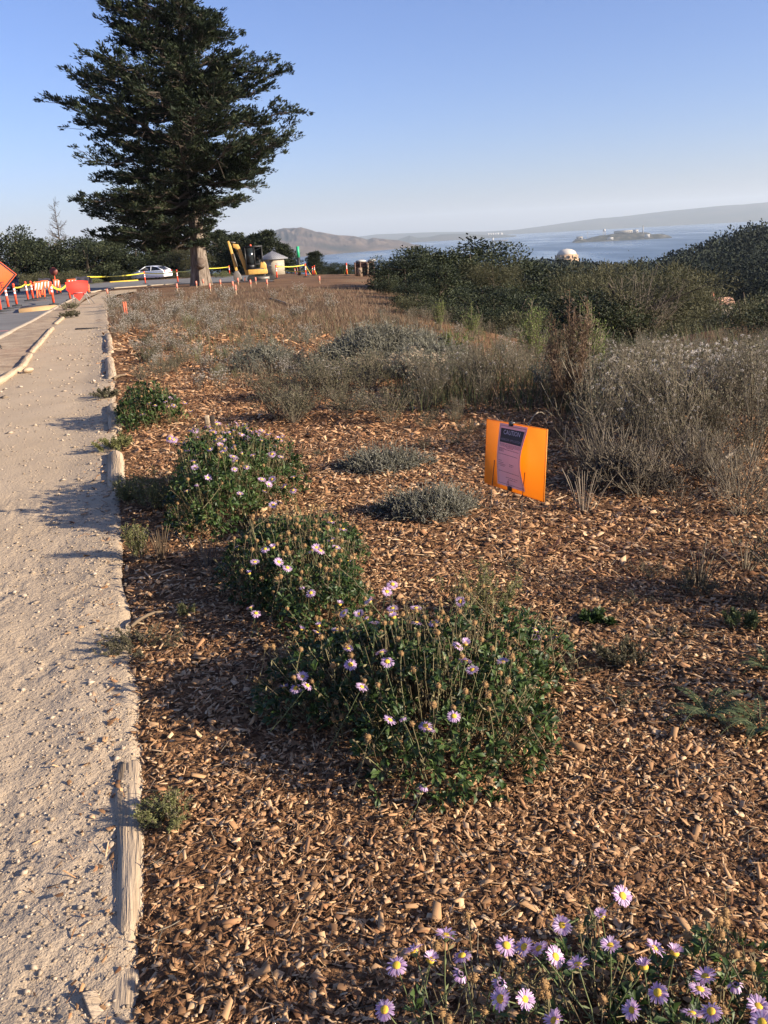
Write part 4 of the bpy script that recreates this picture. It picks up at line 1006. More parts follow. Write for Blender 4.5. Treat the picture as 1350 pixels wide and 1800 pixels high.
def daisy(label, c, rx, ry, H, seed, nros, per, heads, flowers_px=(), nfl=0, leafL=(.024, .044), stalks=200, shape=None, ang=0):
    r = np.random.default_rng(seed); z0 = gz(*c)
    root = thing('seaside_daisy', label, 'daisy plant', (c[0], c[1], z0))
    def foot(n, e=.5):
        a = r.uniform(0, 6.28, n); q = r.uniform(0, 1, n) ** e; x = q * rx * np.cos(a); y = q * ry * np.sin(a); 
        lob = 1 + .22 * np.sin(a * 3 + seed) + .12 * np.sin(a * 5 + 2 * seed); x, y = x * lob, y * lob
        return np.c_[x * math.cos(ang) - y * math.sin(ang), x * math.sin(ang) + y * math.cos(ang)], q
    top = lambda xy, q: H * (np.sqrt(np.clip(1 - q ** 2.4, 0, 1)) * .82 + .12) * (1 + .55 * fbm((xy[:, 0] + c[0]) / .16, (xy[:, 1] + c[1]) / .16, seed, 3))
    xy, q = foot(nros); zt = top(xy, q); z = zt * np.clip(r.uniform(.0, 1, nros) ** .45, .06, 1)
    cen = np.c_[xy, z]; axis_ = nrm(np.c_[xy / max(rx, ry) * 1.1, np.full(nros, .9)] + r.normal(0, .28, (nros, 3)))
    az = r.uniform(0, 6.28, (nros, per)); el = r.uniform(.1, 1.1, (nros, per))
    a1 = nrm(np.cross(axis_, r.normal(size=(nros, 3)))); a2 = np.cross(axis_, a1)
    D = (np.cos(az) * np.cos(el))[..., None] * a1[:, None] + (np.sin(az) * np.cos(el))[..., None] * a2[:, None] + np.sin(el)[..., None] * axis_[:, None]
    L = r.uniform(leafL[0], leafL[1], nros * per)
    P = cen[:, None] + D * .004
    V, F3, F4 = spat(P.reshape(-1, 3), D.reshape(-1, 3), L, L * r.uniform(.30, .46, nros * per), r)
    V[:, 2] = np.maximum(V[:, 2], .004)
    tn = np.clip(np.repeat(r.uniform(.15, .8, nros), per) + r.normal(0, .16, nros * per), 0, 1)
    fo = B().add(V, F3, np.repeat(tn, 8)); fo.F.append(F4 + 0); fo.Mi.append(np.zeros(len(F4), int))
    tag(fo.obj('foliage', MT['daisyleaf'], root), kind='stuff')
    # dry stalks and old wood
    xy, q = foot(stalks); b0 = np.c_[xy * .8, np.zeros(stalks)]; ht = top(xy, q) * r.uniform(.8, 1.22, stalks); tp = np.c_[xy * 1.06 + r.normal(0, .03, xy.shape), ht]
    P = bez(b0, (b0 + tp) / 2 + r.normal(0, .02, b0.shape), tp, 5); sb = B().add(*strands(P, np.linspace(.0022, .0013, 5)), np.repeat(r.uniform(0, 1, stalks), 15))
    n = stalks * 5; j = r.integers(0, stalks, n); kq = r.integers(1, 5, n); pb = P[j, kq]; V, F = leaves(pb, r.normal(size=(n, 3)) + A(0, 0, .2), r.uniform(.010, .026, n), r.uniform(.004, .008, n), r); sb.add(V, F, np.repeat(r.uniform(.2, 1, n), 4))
    tag(sb.obj('dry_stalks', MT['drystem'], root), kind='stuff')
    # spent heads
    xy, q = foot(heads, .6); zt = top(xy, q) + r.uniform(.01, .085, heads)
    for i in range(heads): add_head(root, (c[0] + xy[i, 0] * 1.04, c[1] + xy[i, 1] * 1.04, z0 + zt[i]), r, min(zt[i] * .8, .18), r.uniform(.75, 1.1))
    R_ = max(rx, ry) * 1.15
    for fl in flowers_px:      # flowers seen one by one: where the sight line meets the plant's own height
        px, py = fl[0], fl[1]; k = fl[2] if len(fl) > 2 else 0; hh = fl[3] if len(fl) > 3 else None
        d = ray(px, py); best = None
        for D_ in np.linspace(max(np.hypot(*c) - R_ * 1.1, .7), np.hypot(*c) + R_ * 1.1, 90):
            p = at(px, py, D_); lx, ly = p[0] - c[0], p[1] - c[1]
            qq = math.hypot((lx * math.cos(ang) + ly * math.sin(ang)) / rx, (-lx * math.sin(ang) + ly * math.cos(ang)) / ry)
            want = hh if hh else float(top(np.array([[lx, ly]]), np.array([min(qq, .97)]))[0]) + .05
            e = abs(p[2] - z0 - want) + max(0, qq - 1.05) * .3
            if best is None or e < best[0]: best = (e, p)
        p = best[1]
        fc = nrm(A(r.normal(0, .35), r.normal(0, .35) - (.45 if k in (0, 1) else .1), 1.0)) if k != 3 else nrm(A(r.normal(0, .2), r.normal(0, .2), 1))
        tilt = (math.asin(-fc[1]) , math.atan2(fc[0], fc[2]))
        add_flower(root, p, tilt, k, r, max(p[2] - z0, .08) * .96, r.uniform(.92, 1.08) * (1.25 if np.hypot(*c) > 4.5 else 1.0))
    xy, q = foot(nfl, .6); zt = top(xy, q) + r.uniform(.02, .07, nfl)
    for i in range(nfl): add_flower(root, (c[0] + xy[i, 0], c[1] + xy[i, 1], z0 + zt[i]), (r.normal(.2, .3), r.normal(0, .3)), int(r.choice([0, 1, 2, 3])), r, min(zt[i] * .8, .16))
    return root
FL1 = [(605, 1078), (658, 1095), (592, 1107), (557, 1112), (530, 1107, 3), (612, 1140), (670, 1147), (681, 1163, 2), (616, 1168, 2), (636, 1208), (524, 1192, 1), (500, 1208, 1), (540, 1205, 2), (520, 1210, 2), (532, 1190, 1), (685, 1266), (753, 1283), (748, 1276, 2), (746, 1380, 4), (818, 1162), (830, 1178), (818, 1131, 3), (941, 1108), (941, 1120, 2), (976, 1119, 2), (707, 1260, 4), (692, 1085, 3), (560, 1100, 3), (650, 1058, 1), (690, 1027, 2), (680, 1040, 0)]
daisy('nearest large daisy clump with many dry seed heads and lilac flowers', (.13, 2.66), .50, .50, .33, 5, 900, 9, 95, FL1, 14, stalks=640, ang=-.25)
FL2 = [(440, 1068), (450, 1078, 2), (448, 988), (490, 988), (505, 998, 2), (466, 965, 2), (480, 962, 3), (556, 963, 1), (548, 968, 2), (603, 930, 2), (610, 943, 3), (438, 1008, 3), (530, 1030, 4), (418, 965, 3), (563, 968, 2)]
daisy('second daisy clump behind the nearest, topped with tan seed heads', (-.42, 3.85), .32, .70, .34, 6, 850, 9, 90, FL2, 6, stalks=460, ang=.25)
FL3 = [(343, 755, 2), (365, 750, 2), (380, 745, 3), (400, 747, 2), (415, 750, 2), (430, 746, 2), (338, 770, 2), (352, 775, 2), (395, 772, 1), (385, 768, 2), (405, 765, 2), (425, 763, 2), (440, 767, 2), (455, 768, 1), (462, 775, 1), (452, 762, 1), (470, 790, 2), (478, 798, 2), (490, 800, 2), (428, 793, 0), (410, 803, 0), (415, 810, 1), (345, 805, 1), (340, 812, 1), (343, 823, 1), (365, 840, 1), (460, 843, 0), (478, 843, 0), (472, 852, 1), (500, 856, 1), (515, 862, 2), (490, 882, 0), (480, 888, 0), (345, 850, 4), (440, 758, 2), (375, 760, 2), (330, 790, 2), (318, 778, 2), (305, 773, 2), (298, 771, 2), (420, 785, 2)]
daisy('tall rounded daisy clump farther along the path, crowned with lilac flowers', (-1.03, 5.5), .40, .72, .52, 7, 900, 9, 40, FL3, 48, leafL=(.030, .055), stalks=520)
FL4 = [(262, 708, 2), (272, 712, 2), (290, 705, 2), (300, 700, 1), (305, 712, 2), (310, 702, 1), (325, 708, 2), (250, 728, 2), (335, 722, 2), (296, 716, 1)]
daisy('small daisy clump in the red mulch near the path timbers', (-2.45, 8.9), .32, .42, .40, 8, 320, 8, 14, FL4, 0, leafL=(.04, .07), stalks=160)
F0a = [(783, 1645, 1), (728, 1672, 1), (697, 1697, 2), (757, 1687, 3), (812, 1680, 2), (812, 1710, 4), (676, 1775, 2)]
daisy('spindly daisy plant of thin stems left of the foreground flowers', (.14, 1.34), .16, .17, .15, 9, 16, 5, 14, [f + (.25,) if len(f) == 3 else f for f in F0a], 0, stalks=26)
F0b = [(890, 1662, 2), (922, 1665, 0), (948, 1668, 0), (976, 1682, 0), (1016, 1697, 1), (988, 1626, 1), (1094, 1575, 0), (1057, 1610, 3), (1073, 1663, 1), (880, 1756, 0), (922, 1757, 1), (880, 1727, 4), (975, 1795, 1)]
daisy('foreground daisy plant with open flowers on bare stems, middle of the bottom edge', (.38, 1.36), .17, .18, .14, 10, 34, 7, 12, [f + (.24,) for f in F0b], 0, stalks=40)
F0c = [(1150, 1668, 1), (1186, 1675, 3), (1132, 1700, 3), (1240, 1718, 1), (1230, 1740, 0), (1156, 1745, 2), (1112, 1776, 1), (1216, 1782, 0), (1250, 1778, 2), (1333, 1770, 1), (1293, 1728, 4), (1340, 1798, 0)]
daisy('foreground daisy plant at the bottom right corner with fuzzy seed heads', (.63, 1.32), .20, .20, .13, 11, 52, 8, 22, [f + (.22,) for f in F0c], 0, stalks=60)

# ------------------------------------------------------------------ other garden plants
def plant_meshes(seed, h=1.0, spread=.4, n=16, twigs=6, tl=.25, leaf=None, fluff=None, stem='twig', r0=.006, curl=.1, t0=.25, base=.08, hmin=.65):
    """upright many-stemmed plant; leaf=(per stem, length, width, material), fluff=(count, size, material)"""
    r = np.random.default_rng(seed); a = r.uniform(0, 6.28, n); q = r.uniform(0, 1, n) ** .6
    o_ = np.c_[np.cos(a), np.sin(a)]
    b0 = np.c_[o_ * (q * base)[:, None], np.zeros(n)]; tp = np.c_[o_ * (q * spread)[:, None], h * r.uniform(hmin, 1.0, n) * (1 - .35 * q)]
    k = 7; P = bez(b0, b0 * .5 + tp * A(.42, .42, .55) + r.normal(0, curl * h * .3, (n, 3)), tp, k)
    sb = B().add(*strands(P, np.linspace(r0, r0 * .4, k)), np.repeat(r.uniform(.1, .9, n), k * 3))
    tips = P[:, -1]; pool = [P[:, 3:].reshape(-1, 3)]
    if twigs:
        m = n * twigs; j = r.integers(0, n, m); t = r.uniform(t0, .98, m); q_ = np.stack([np.interp(t, np.linspace(0, 1, k), np.arange(k))])[0]; i0 = np.clip(q_.astype(int), 0, k - 2); f_ = (q_ - i0)[:, None]
        bp = P[j, i0] * (1 - f_) + P[j, i0 + 1] * f_; dd = nrm(nrm(P[j, i0 + 1] - P[j, i0]) * .9 + r.normal(0, .55, (m, 3)) + A(0, 0, .25)); L = tl * h * r.uniform(.4, 1, m)[:, None]
        Q = bez(bp, bp + dd * L * .5, bp + dd * L + A(0, 0, .1) * L, 4); sb.add(*strands(Q, np.linspace(r0 * .5, r0 * .28, 4)), np.repeat(r.uniform(.1, 1, m), 12))
        tips = np.concatenate([tips, Q[:, -1]]); pool.append(Q[:, 1:].reshape(-1, 3))
    out = [('stems', sb.mesh('stems', MT[stem]))]
    pool = np.concatenate(pool)
    if leaf:
        m = n * leaf[0]; bp = pool[r.integers(0, len(pool), m)] + r.normal(0, .012 * h, (m, 3)); bp[:, 2] = np.maximum(bp[:, 2], .01)
        dd = r.normal(size=(m, 3)) + A(0, 0, .7); L = leaf[1] * r.uniform(.5, 1.3, m)
        V, F = leaves(bp, dd, L, leaf[2] * r.uniform(.6, 1.2, m), r); out.append(('foliage', B().add(V, F, np.repeat(np.clip(r.normal(.5, .25, m), 0, 1), 4)).mesh('foliage', MT[leaf[3]])))
    if fluff:
        c_ = tips[r.permutation(len(tips))[:fluff[0]]]; m = 26; u = nrm(r.normal(size=(len(c_), m, 3)) + A(0, 0, .4))
        Pp = c_[:, None] + u * fluff[1] * .25 * A(1.4, 1.4, .7); V, F = leaves(Pp.reshape(-1, 3), u.reshape(-1, 3), fluff[1] * .5, fluff[1] * .22, r)
        out.append(('seed_fluff', B().add(V, F, np.repeat(r.uniform(0, 1, len(c_) * m), 4)).mesh('seed_fluff', MT[fluff[2]])))
    return out
def put_plant(name, label, cat, meshes, p, rz=0, sc=1, group=None):
    t = thing(name, label, cat, (p[0], p[1], gz(p[0], p[1]) - .01), rz, group, sc)
    for nm, me in meshes: tag(mo(nm, me, t), kind='stuff')
    return t
rw = np.random.default_rng(77)
MT['plume'] = tmat('plume_seed', [(.075, .045, .028), (.15, .095, .058), (.24, .165, .10)], .85, .25)
KIND = {
 'white': [plant_meshes(300 + i, 1, .45, 16, 7, .22, (34, .045, .014, 'weedleaf'), (60, .042, 'fluff')) for i in range(3)],
 'brown': [plant_meshes(310 + i, 1, .42, 18, 9, .30, (38, .035, .012, 'weedleaf'), (12, .026, 'fluff'), r0=.0055) for i in range(4)],
 'grey': [plant_meshes(320 + i, 1, .60, 22, 6, .22, (60, .05, .017, 'sageleaf'), (14, .05, 'buff'), stem='greytwig') for i in range(3)],
 'olive': [plant_meshes(330 + i, 1, .75, 30, 5, .25, (46, .05, .020, 'weedleaf'), (6, .04, 'buff')) for i in range(3)],
 'green': [plant_meshes(360 + i, 1, .5, 20, 7, .2, (70, .035, .011, 'yellowgreen' if i else 'lime'), (8, .03, 'buff'), r0=.004) for i in range(3)],
 'silver': [plant_meshes(370 + i, 1, .7, 26, 7, .2, (80, .035, .010, 'silver'), None, stem='greytwig', r0=.004) for i in range(2)],
 'bare': [plant_meshes(340 + i, 1, .8, 16, 7, .4, None, None, stem='greytwig' if i == 2 else 'twig', r0=.010, curl=.3) for i in range(3)],
 'buff': [plant_meshes(350 + i, 1, .55, 26, 6, .18, (50, .045, .015, 'sageleaf'), (46, .075, 'buff'), stem='twig') for i in range(2)],
}
SPEC = [ # region in the picture (x0, x1, y0, y1), kind, count, height range, name, label, group
 ((193, 400, 524, 582), 'white', 46, (22, 40), 'white_seeded_weed', 'grey brown weed speckled with white seed fluff near the far orange stake', 'white seeded weeds by the far end of the path'),
 ((193, 600, 518, 600), 'white', 44, (20, 38), 'white_seeded_weed', 'sparse grey weed with white fluff on the dry slope', 'white seeded weeds on the dry slope'),
 ((215, 420, 585, 650), 'white', 36, (40, 62), 'white_seeded_weed', 'low grey weed with white seed fluff beside the red mulch strip', 'white seeded weeds beside the red mulch'),
 ((248, 330, 610, 690), 'olive', 9, (40, 58), 'low_shrub', 'low grey green shrublet behind the small daisy clump', 'shrublets behind the small daisy clump'),
 ((380, 570, 600, 680), 'grey', 20, (45, 75), 'grey_weed', 'greyish dry weed in the middle of the garden', 'grey weeds in the middle of the garden'),
 ((455, 690, 660, 748), 'olive', 20, (50, 80), 'low_shrub', 'olive brown low shrub at the front of the middle thicket', 'olive shrubs in front of the sage mound'),
 ((560, 760, 625, 690), 'buff', 13, (65, 105), 'buff_tufted_shrub', 'shrub topped with buff seed tufts in front of the grey sage mound', 'buff tufted shrubs by the sage mound'),
 ((690, 1000, 600, 720), 'brown', 30, (60, 125), 'dry_weed', 'tall brown dry weed behind the orange sign', 'brown weeds behind the orange sign'),
 ((780, 930, 590, 660), 'white', 12, (55, 95), 'white_seeded_weed', 'tall weed with thick white fluff below the grove', 'white fluffy weeds below the grove'),
 ((640, 860, 560, 610), 'brown', 30, (26, 44), 'dry_weed', 'brown weed on the rim where the slope drops', 'brown weeds on the rim of the slope'),
 ((1000, 1370, 640, 810), 'brown', 46, (80, 190), 'dry_weed', 'tall twiggy brown weed in the thicket at right', 'twiggy weeds in the right thicket'),
 ((1040, 1370, 620, 780), 'white', 36, (60, 150), 'white_seeded_weed', 'twiggy weed dotted with small white tufts at right', 'white dotted weeds in the right thicket'),
 ((1030, 1200, 660, 790), 'grey', 10, (60, 95), 'grey_weed', 'grey green weed low in the right thicket', 'grey weeds in the right thicket'),
 ((1010, 1360, 810, 910), 'bare', 20, (45, 85), 'bare_twiggy_plant', 'bare grey tangle of twigs right of the orange sign', 'bare twiggy plants right of the sign'),
 ((900, 1390, 575, 650), 'brown', 60, (30, 62), 'dry_weed', 'brown weed on the far rim at right', 'brown weeds on the right rim'),
 ((1060, 1380, 790, 885), 'bare', 7, (60, 110), 'bare_twiggy_plant', 'taller bare twiggy plant at the front of the right thicket', 'taller bare plants at the front of the right thicket'),
 ((1090, 1380, 780, 860), 'brown', 8, (70, 130), 'dry_weed', 'brown weed at the front edge of the right thicket', 'brown weeds at the front of the right thicket'),
 ((720, 860, 720, 800), 'olive', 7, (22, 36), 'low_shrub', 'low dark green weed left of the orange sign', 'low weeds left of the sign'),
 ((640, 1370, 580, 700), 'green', 22, (35, 75), 'green_weed', 'yellow green weed scattered through the middle thicket', 'yellow green weeds'),
 ((330, 640, 560, 690), 'green', 12, (25, 50), 'green_weed', 'low yellow green weed left of the sage mound', 'yellow green weeds left of the sage mound'),
 ((640, 1340, 600, 740), 'silver', 16, (35, 70), 'silver_shrublet', 'silver grey shrublet in the thicket behind the sign', 'silver shrublets behind the sign'),
 ((880, 1370, 600, 700), 'grey', 20, (45, 80), 'grey_weed', 'grey leafy weed in the upper right thicket', 'grey weeds in the upper right thicket'),
 ((330, 640, 640, 700), 'white', 10, (40, 60), 'white_seeded_weed', 'white seeded weed in the middle of the garden', 'white seeded weeds in the middle'),
 ((560, 850, 690, 745), 'brown', 8, (30, 50), 'dry_weed', 'short brown weed in front of the middle thicket', 'short brown weeds'),
]
for (x0, x1, y0, y1), kd, cnt, (h0, h1), nm, lb, gr in SPEC:
    proto = {}
    for i in range(cnt):
        p = hit(rw.uniform(x0, x1), rw.uniform(y0, y1)); v = int(rw.integers(0, len(KIND[kd]))); pd = math.hypot(p[0], p[1]); py_ = (EYE - p[2]) / pd * FPX * .93 + 392; h = min(rw.uniform(h0, h1), max(py_ - 552 - 22 * rw.uniform(), 26)) * pd / FPX * 1.08
        if p[0] < _prx(p[1]) + .06 and p[1] < 60: continue
        if v not in proto: proto[v] = put_plant(nm, lb, 'weed', KIND[kd][v], p, rw.uniform(0, 6.28), h, gr)
        else: dup(proto[v], (p[0], p[1], gz(p[0], p[1]) - .01), rw.uniform(0, 6.28), h)
# individual plants
def one(name, label, cat, px, py, meshes, sc=1, rz=0): return put_plant(name, label, cat, meshes, hit(px, py), rz, sc)
one('red_plume', 'tallest red brown feathery plume rising behind the orange sign', 'plant', 995, 728, plant_meshes(400, 1.52, .24, 24, 24, .10, (230, .026, .008, 'plume'), (60, .022, 'buff'), stem='plume', r0=.0045, base=.12, t0=.25, hmin=.5))
one('lime_plume', 'lime green feathery plume beside the red brown one', 'plant', 1030, 700, plant_meshes(401, 1.15, .22, 26, 12, .14, (110, .030, .009, 'lime'), None, r0=.006, base=.06, t0=.4))
one('lime_plume', 'short lime green plume left of the red brown one', 'plant', 935, 640, plant_meshes(402, .95, .28, 22, 12, .14, (110, .035, .012, 'lime'), None, r0=.006, base=.06, t0=.3))
one('lime_plume', 'thin upright lime green plume against the grove', 'plant', 772, 580, plant_meshes(403, 1.0, .2, 16, 12, .14, (100, .04, .014, 'lime'), None, r0=.006, base=.06, t0=.2))
one('lime_plume', 'small lime plant low beside the sage mound', 'plant', 800, 640, plant_meshes(404, .6, .3, 16, 10, .16, (90, .04, .012, 'lime'), None, r0=.005, base=.06, t0=.2))
one('lime_plume', 'bushy lime plume at the left of the grove foot', 'plant', 830, 600, plant_meshes(405, .9, .25, 16, 10, .16, (90, .04, .012, 'lime'), None, r0=.005, base=.06, t0=.2))
def mound(label, px, py, rx, ry, H, seed, n=1400, mt='silver', L=.045, name='silver_sagebrush'):
    r = np.random.default_rng(seed); p = hit(px, py); t = thing(name, label, 'shrub', (p[0], p[1], gz(p[0], p[1]) - .01))
    a = r.uniform(0, 6.28, n); q = r.uniform(0, 1, n) ** .5; lob = 1 + .2 * np.sin(3 * a + seed) + .12 * np.sin(7 * a); xy = np.c_[np.cos(a) * q * rx * lob, np.sin(a) * q * ry * lob]
    z = H * np.sqrt(np.clip(1 - q ** 2, 0.02, 1)) * (1 + .5 * fbm(xy[:, 0] / .15, xy[:, 1] / .15, seed)) * r.uniform(.25, 1, n) ** .5
    u = nrm(np.c_[xy / max(rx, ry) * .8, np.full(n, .8)] + r.normal(0, .5, (n, 3))); b0 = np.c_[xy, z] - u * L * .6; ln = L * r.uniform(.7, 1.8, n)[:, None]
    crl = r.normal(0, .6, (n, 3)); Q = bez(b0, b0 + u * ln * .6, b0 + (u + crl * .8) * ln, 4)
    tag(B().add(*strands(Q, np.linspace(.0028, .0016, 4) * L / .045), np.repeat(r.uniform(0, .6, n), 12)).obj('stems', MT[mt], t), kind='stuff')
    m = n * 6; j = r.integers(0, n, m); bp = Q[j, r.integers(0, 4, m)]; bp[:, 2] = np.maximum(bp[:, 2], .005)
    V, F = leaves(bp, r.normal(size=(m, 3)) + u[j] * .8, L * .36 * r.uniform(.6, 1.4, m), L * .10, r); tag(B().add(V, F, np.repeat(np.clip(r.normal(.55, .25, m), 0, 1), 4)).obj('foliage', MT[mt], t), kind='stuff'); return t
mound('low silver grey mound left of the orange sign legs', 752, 905, .30, .20, .17, 31, 1500, L=.045)
mound('smaller silver grey mound behind the other, farther up the mulch', 672, 825, .34, .20, .14, 32, 1100, L=.05)
mound('large blue grey sage mound in the middle of the garden', 668, 645, 1.0, .8, .60, 33, 3800, L=.085)
mound('grey green mound right of the blue grey sage mound', 748, 655, .6, .5, .42, 34, 1600, L=.08)
mound('grey shrublet low in front of the right thicket', 1100, 855, .32, .25, .22, 36, 900, 'twig', .06)
mound('small silver tuft by the far left thicket', 470, 650, .5, .4, .4, 37, 900, L=.08)
def yg(label, px, py, h, w_, seed, n=26, mt='yellowgreen', L=.018, tw=9):
    return one('yellow_green_shrub', label, 'shrub', px, py, plant_meshes(seed, h, w_, n, tw, .28, (150, L, L * .28, mt), None, stem='greytwig', r0=.0022, base=w_ * .4, t0=.15), 1)
yg('nearest small yellow green tuft beside the sunlit timber', 300, 1448, .10, .10, 500, 26, L=.011)
yg('left lobe of the yellow green shrub clump at the path edge', 232, 880, .21, .15, 501, 30)
yg('right lobe of the yellow green shrub clump beside the tall daisies', 275, 895, .29, .19, 502, 34)
yg('narrow upright yellow green tuft by the path edge', 246, 985, .26, .06, 503, 14)
yg('sparse yellow green shrub below the orange sign legs', 845, 1080, .27, .19, 504, 22)
yg('tiny yellow green sprig between the two near daisy clumps and path', 325, 1085, .09, .05, 505, 9, L=.012)
yg('flat grey green mat at the path edge, left of the second daisy clump', 250, 1140, .10, .20, 506, 26, 'weedleaf', .013)
yg('grassy tuft leaning over the path timber', 205, 792, .16, .20, 507, 20, 'yellowgreen', .03, 3)
yg('low tuft on the path beside the far timber', 185, 700, .14, .22, 508, 20, 'weedleaf', .03, 3)
yg('small dark tuft on the red mulch by the timbers', 262, 608, .30, .22, 509, 18, 'weedleaf', .03, 4)
yg('dark tuft on the red mulch near the small daisies', 255, 640, .28, .22, 510, 18, 'weedleaf', .03, 4)
yg('short green tuft at the right edge of the near mulch', 1300, 1105, .10, .08, 511, 9, 'fern', .022, 2)
yg('grey tuft in the mulch right of the sign', 1215, 1040, .13, .13, 512, 18, 'weedleaf', .012, 6)
yg('dry grey tuft in the mulch left of the fern', 1095, 1170, .10, .12, 513, 18, 'weedleaf', .016, 5)
yg('dark green rosette in the mulch below the sign', 1045, 1095, .06, .09, 514, 14, 'daisyleaf', .03, 3)
yg('tuft of weed at the dirt strip end', 122, 558, .25, .5, 515, 24, 'weedleaf', .05, 4)
yg('tuft of weed at the dirt strip beside the red sign', 124, 545, .35, .5, 516, 24, 'weedleaf', .05, 4)
def dry_tuft(label, px, py, h, w_, n, seed, mt='straw'):
    r = np.random.default_rng(seed); a = r.uniform(0, 6.28, n); q = r.uniform(0, 1, n); b0 = np.c_[np.cos(a) * q * w_ * .3, np.sin(a) * q * w_ * .3, 0 * a]; tp = np.c_[np.cos(a) * q * w_, np.sin(a) * q * w_, h * r.uniform(.5, 1, n)]
    P = bez(b0, b0 * .4 + tp * A(.45, .45, .65), tp, 5); p = hit(px, py); t = thing('dry_grass_tuft', label, 'grass', (p[0], p[1], gz(p[0], p[1]) - .005))
    tag(B().add(*strands(P, np.linspace(.0026, .0016, 5)), np.repeat(r.uniform(0, 1, n), 15)).obj('blades', MT[mt], t), kind='stuff'); return t
dry_tuft('upright straw coloured tuft beside the path, left of the daisies', 283, 985, .21, .12, 34, 41)
dry_tuft('grey pruned stalks at the left foot of the tall daisies', 365, 1000, .22, .16, 22, 42, 'greytwig')
dry_tuft('bleached fan of bare stalks at the foot of the right thicket', 1025, 900, .30, .25, 26, 43, 'greytwig')
dry_tuft('dark bare stalks sprouting from the mulch right of the sign', 1228, 1030, .22, .14, 20, 44, 'twig')
dry_tuft('straw tuft in the thicket behind the sign', 985, 770, .35, .3, 26, 45)
dry_tuft('twiggy bare stalks at the bottom right mulch', 1310, 1000, .2, .2, 20, 46, 'twig')
# sword fern: every frond a part
def fern(label, px, py, nf, L0, seed):
    r = np.random.default_rng(seed); p = hit(px, py); t = thing('sword_fern', label, 'fern', (p[0], p[1], gz(p[0], p[1]) - .005))
    for i in range(nf):
        an = i * 6.283 / nf + r.normal(0, .2); L = L0 * r.uniform(.7, 1.1); el = r.uniform(.75, 1.25); k = 8
        d = A(math.cos(an), math.sin(an), 0); P = bez(np.zeros((1, 3)), (d * L * .35 + A(0, 0, L * math.sin(el) * .75))[None], (d * L * .9 + A(0, 0, L * .30 * math.sin(el)))[None], k)
        b = B().add(*strands(P, np.linspace(.0022, .001, k)), t=.8); m = 22; s = np.linspace(.14, .99, m); q = np.stack([np.interp(s, np.linspace(0, 1, k), P[0, :, j]) for j in range(3)], -1); tg = nrm(np.stack([np.interp(s, np.linspace(0, 1, k), np.gradient(P[0, :, j])) for j in range(3)], -1))
        sd = nrm(np.cross(tg, A(0, 0, 1))); ln = .019 * np.sin(np.clip(s * 1.05 + .12, 0, 1) * math.pi) ** .7 * L0 / .2 + .004
        for sg in (1, -1):
            V, F = leaves(q, sd * sg + tg * .35 - A(0, 0, .1), ln, ln * .28 + .0015, r, up=3, fold=.05); b.add(V, F, np.repeat(np.clip(r.normal(.5, .2, m), 0, 1), 4))
        b.obj('frond', MT['fern'], t)
fern('grey green sword fern in the mulch near the right edge', 1245, 1265, 11, .20, 61)
fern('sword fern cut by the right edge beside the other fern', 1335, 1290, 11, .22, 62)
fern('small darker fern at the right edge above the two larger ones', 1345, 1180, 8, .16, 63)
# sticks and dead branches
def stick(label, p, q, r_=.006, mt='greytwig', bow=.02, name='stick'):
    a, b = hit(*p), hit(*q); a[2] = gz(a[0], a[1]) + .02; b[2] = gz(b[0], b[1]) + .03; c = (a + b) / 2
    P = bez((a - c)[None], A(0, 0, bow * 2)[None], (b - c)[None], 7); o = B().add(*strands(P, r_ * A(1, 1.1, .9, 1, .8, .7, .4), 6), t=.75).obj(name, MT[mt]); o.location = c; return tag(o, label, 'stick')
stick('long bleached branch lying in the right thicket', (1240, 845), (1320, 795), .014, bow=.06)
stick('pale curved twig arching above the orange sign', (925, 760), (965, 745), .007, bow=.12)
stick('thin pale stick on the mulch by the far timber', (200, 668), (222, 663), .02, 'straw')
stick('long pale pole lying on the dry slope', (475, 525), (512, 538), .03, 'greytwig')
stick('pale splintered stick at the path edge beside the second daisies', (232, 1108), (292, 1085), .008, 'straw')
stick('curved dead stick on the mulch below the fern', (1058, 1240), (1082, 1255), .005)
for px, py, lb, hh, mt in ((366, 752, 'pale short stake behind the tall daisies', .14, 'timber'), (376, 755, 'dark short stake behind the tall daisies', .15, 'darkbark')):
    p = hit(px, py); o = B().add(*box((0, 0, hh / 2), (.045, .03, hh), taper=.9)).obj('short_stake', MT[mt], bevel=.004); o.location = (p[0], p[1], gz(p[0], p[1]) - .01); tag(o, lb, 'stake')

# more of the same planting just outside the right edge
for i, (px, py, h_, kd) in enumerate([(1450, 1075, .55, 'olive'), (1500, 1150, .45, 'bare'), (1420, 985, .5, 'brown'), (1520, 1240, .40, 'olive'), (1580, 1060, .6, 'grey')]):
    one('side_weed', ['olive weed just beyond the right edge, casting shade on the mulch', 'bare tangle just beyond the right edge near the ferns', 'brown weed beyond the right edge below the thicket', 'olive weed beyond the right edge level with the ferns', 'grey weed farthest beyond the right edge'][i], 'weed', px, py, KIND[kd][i % len(KIND[kd])], h_, i)
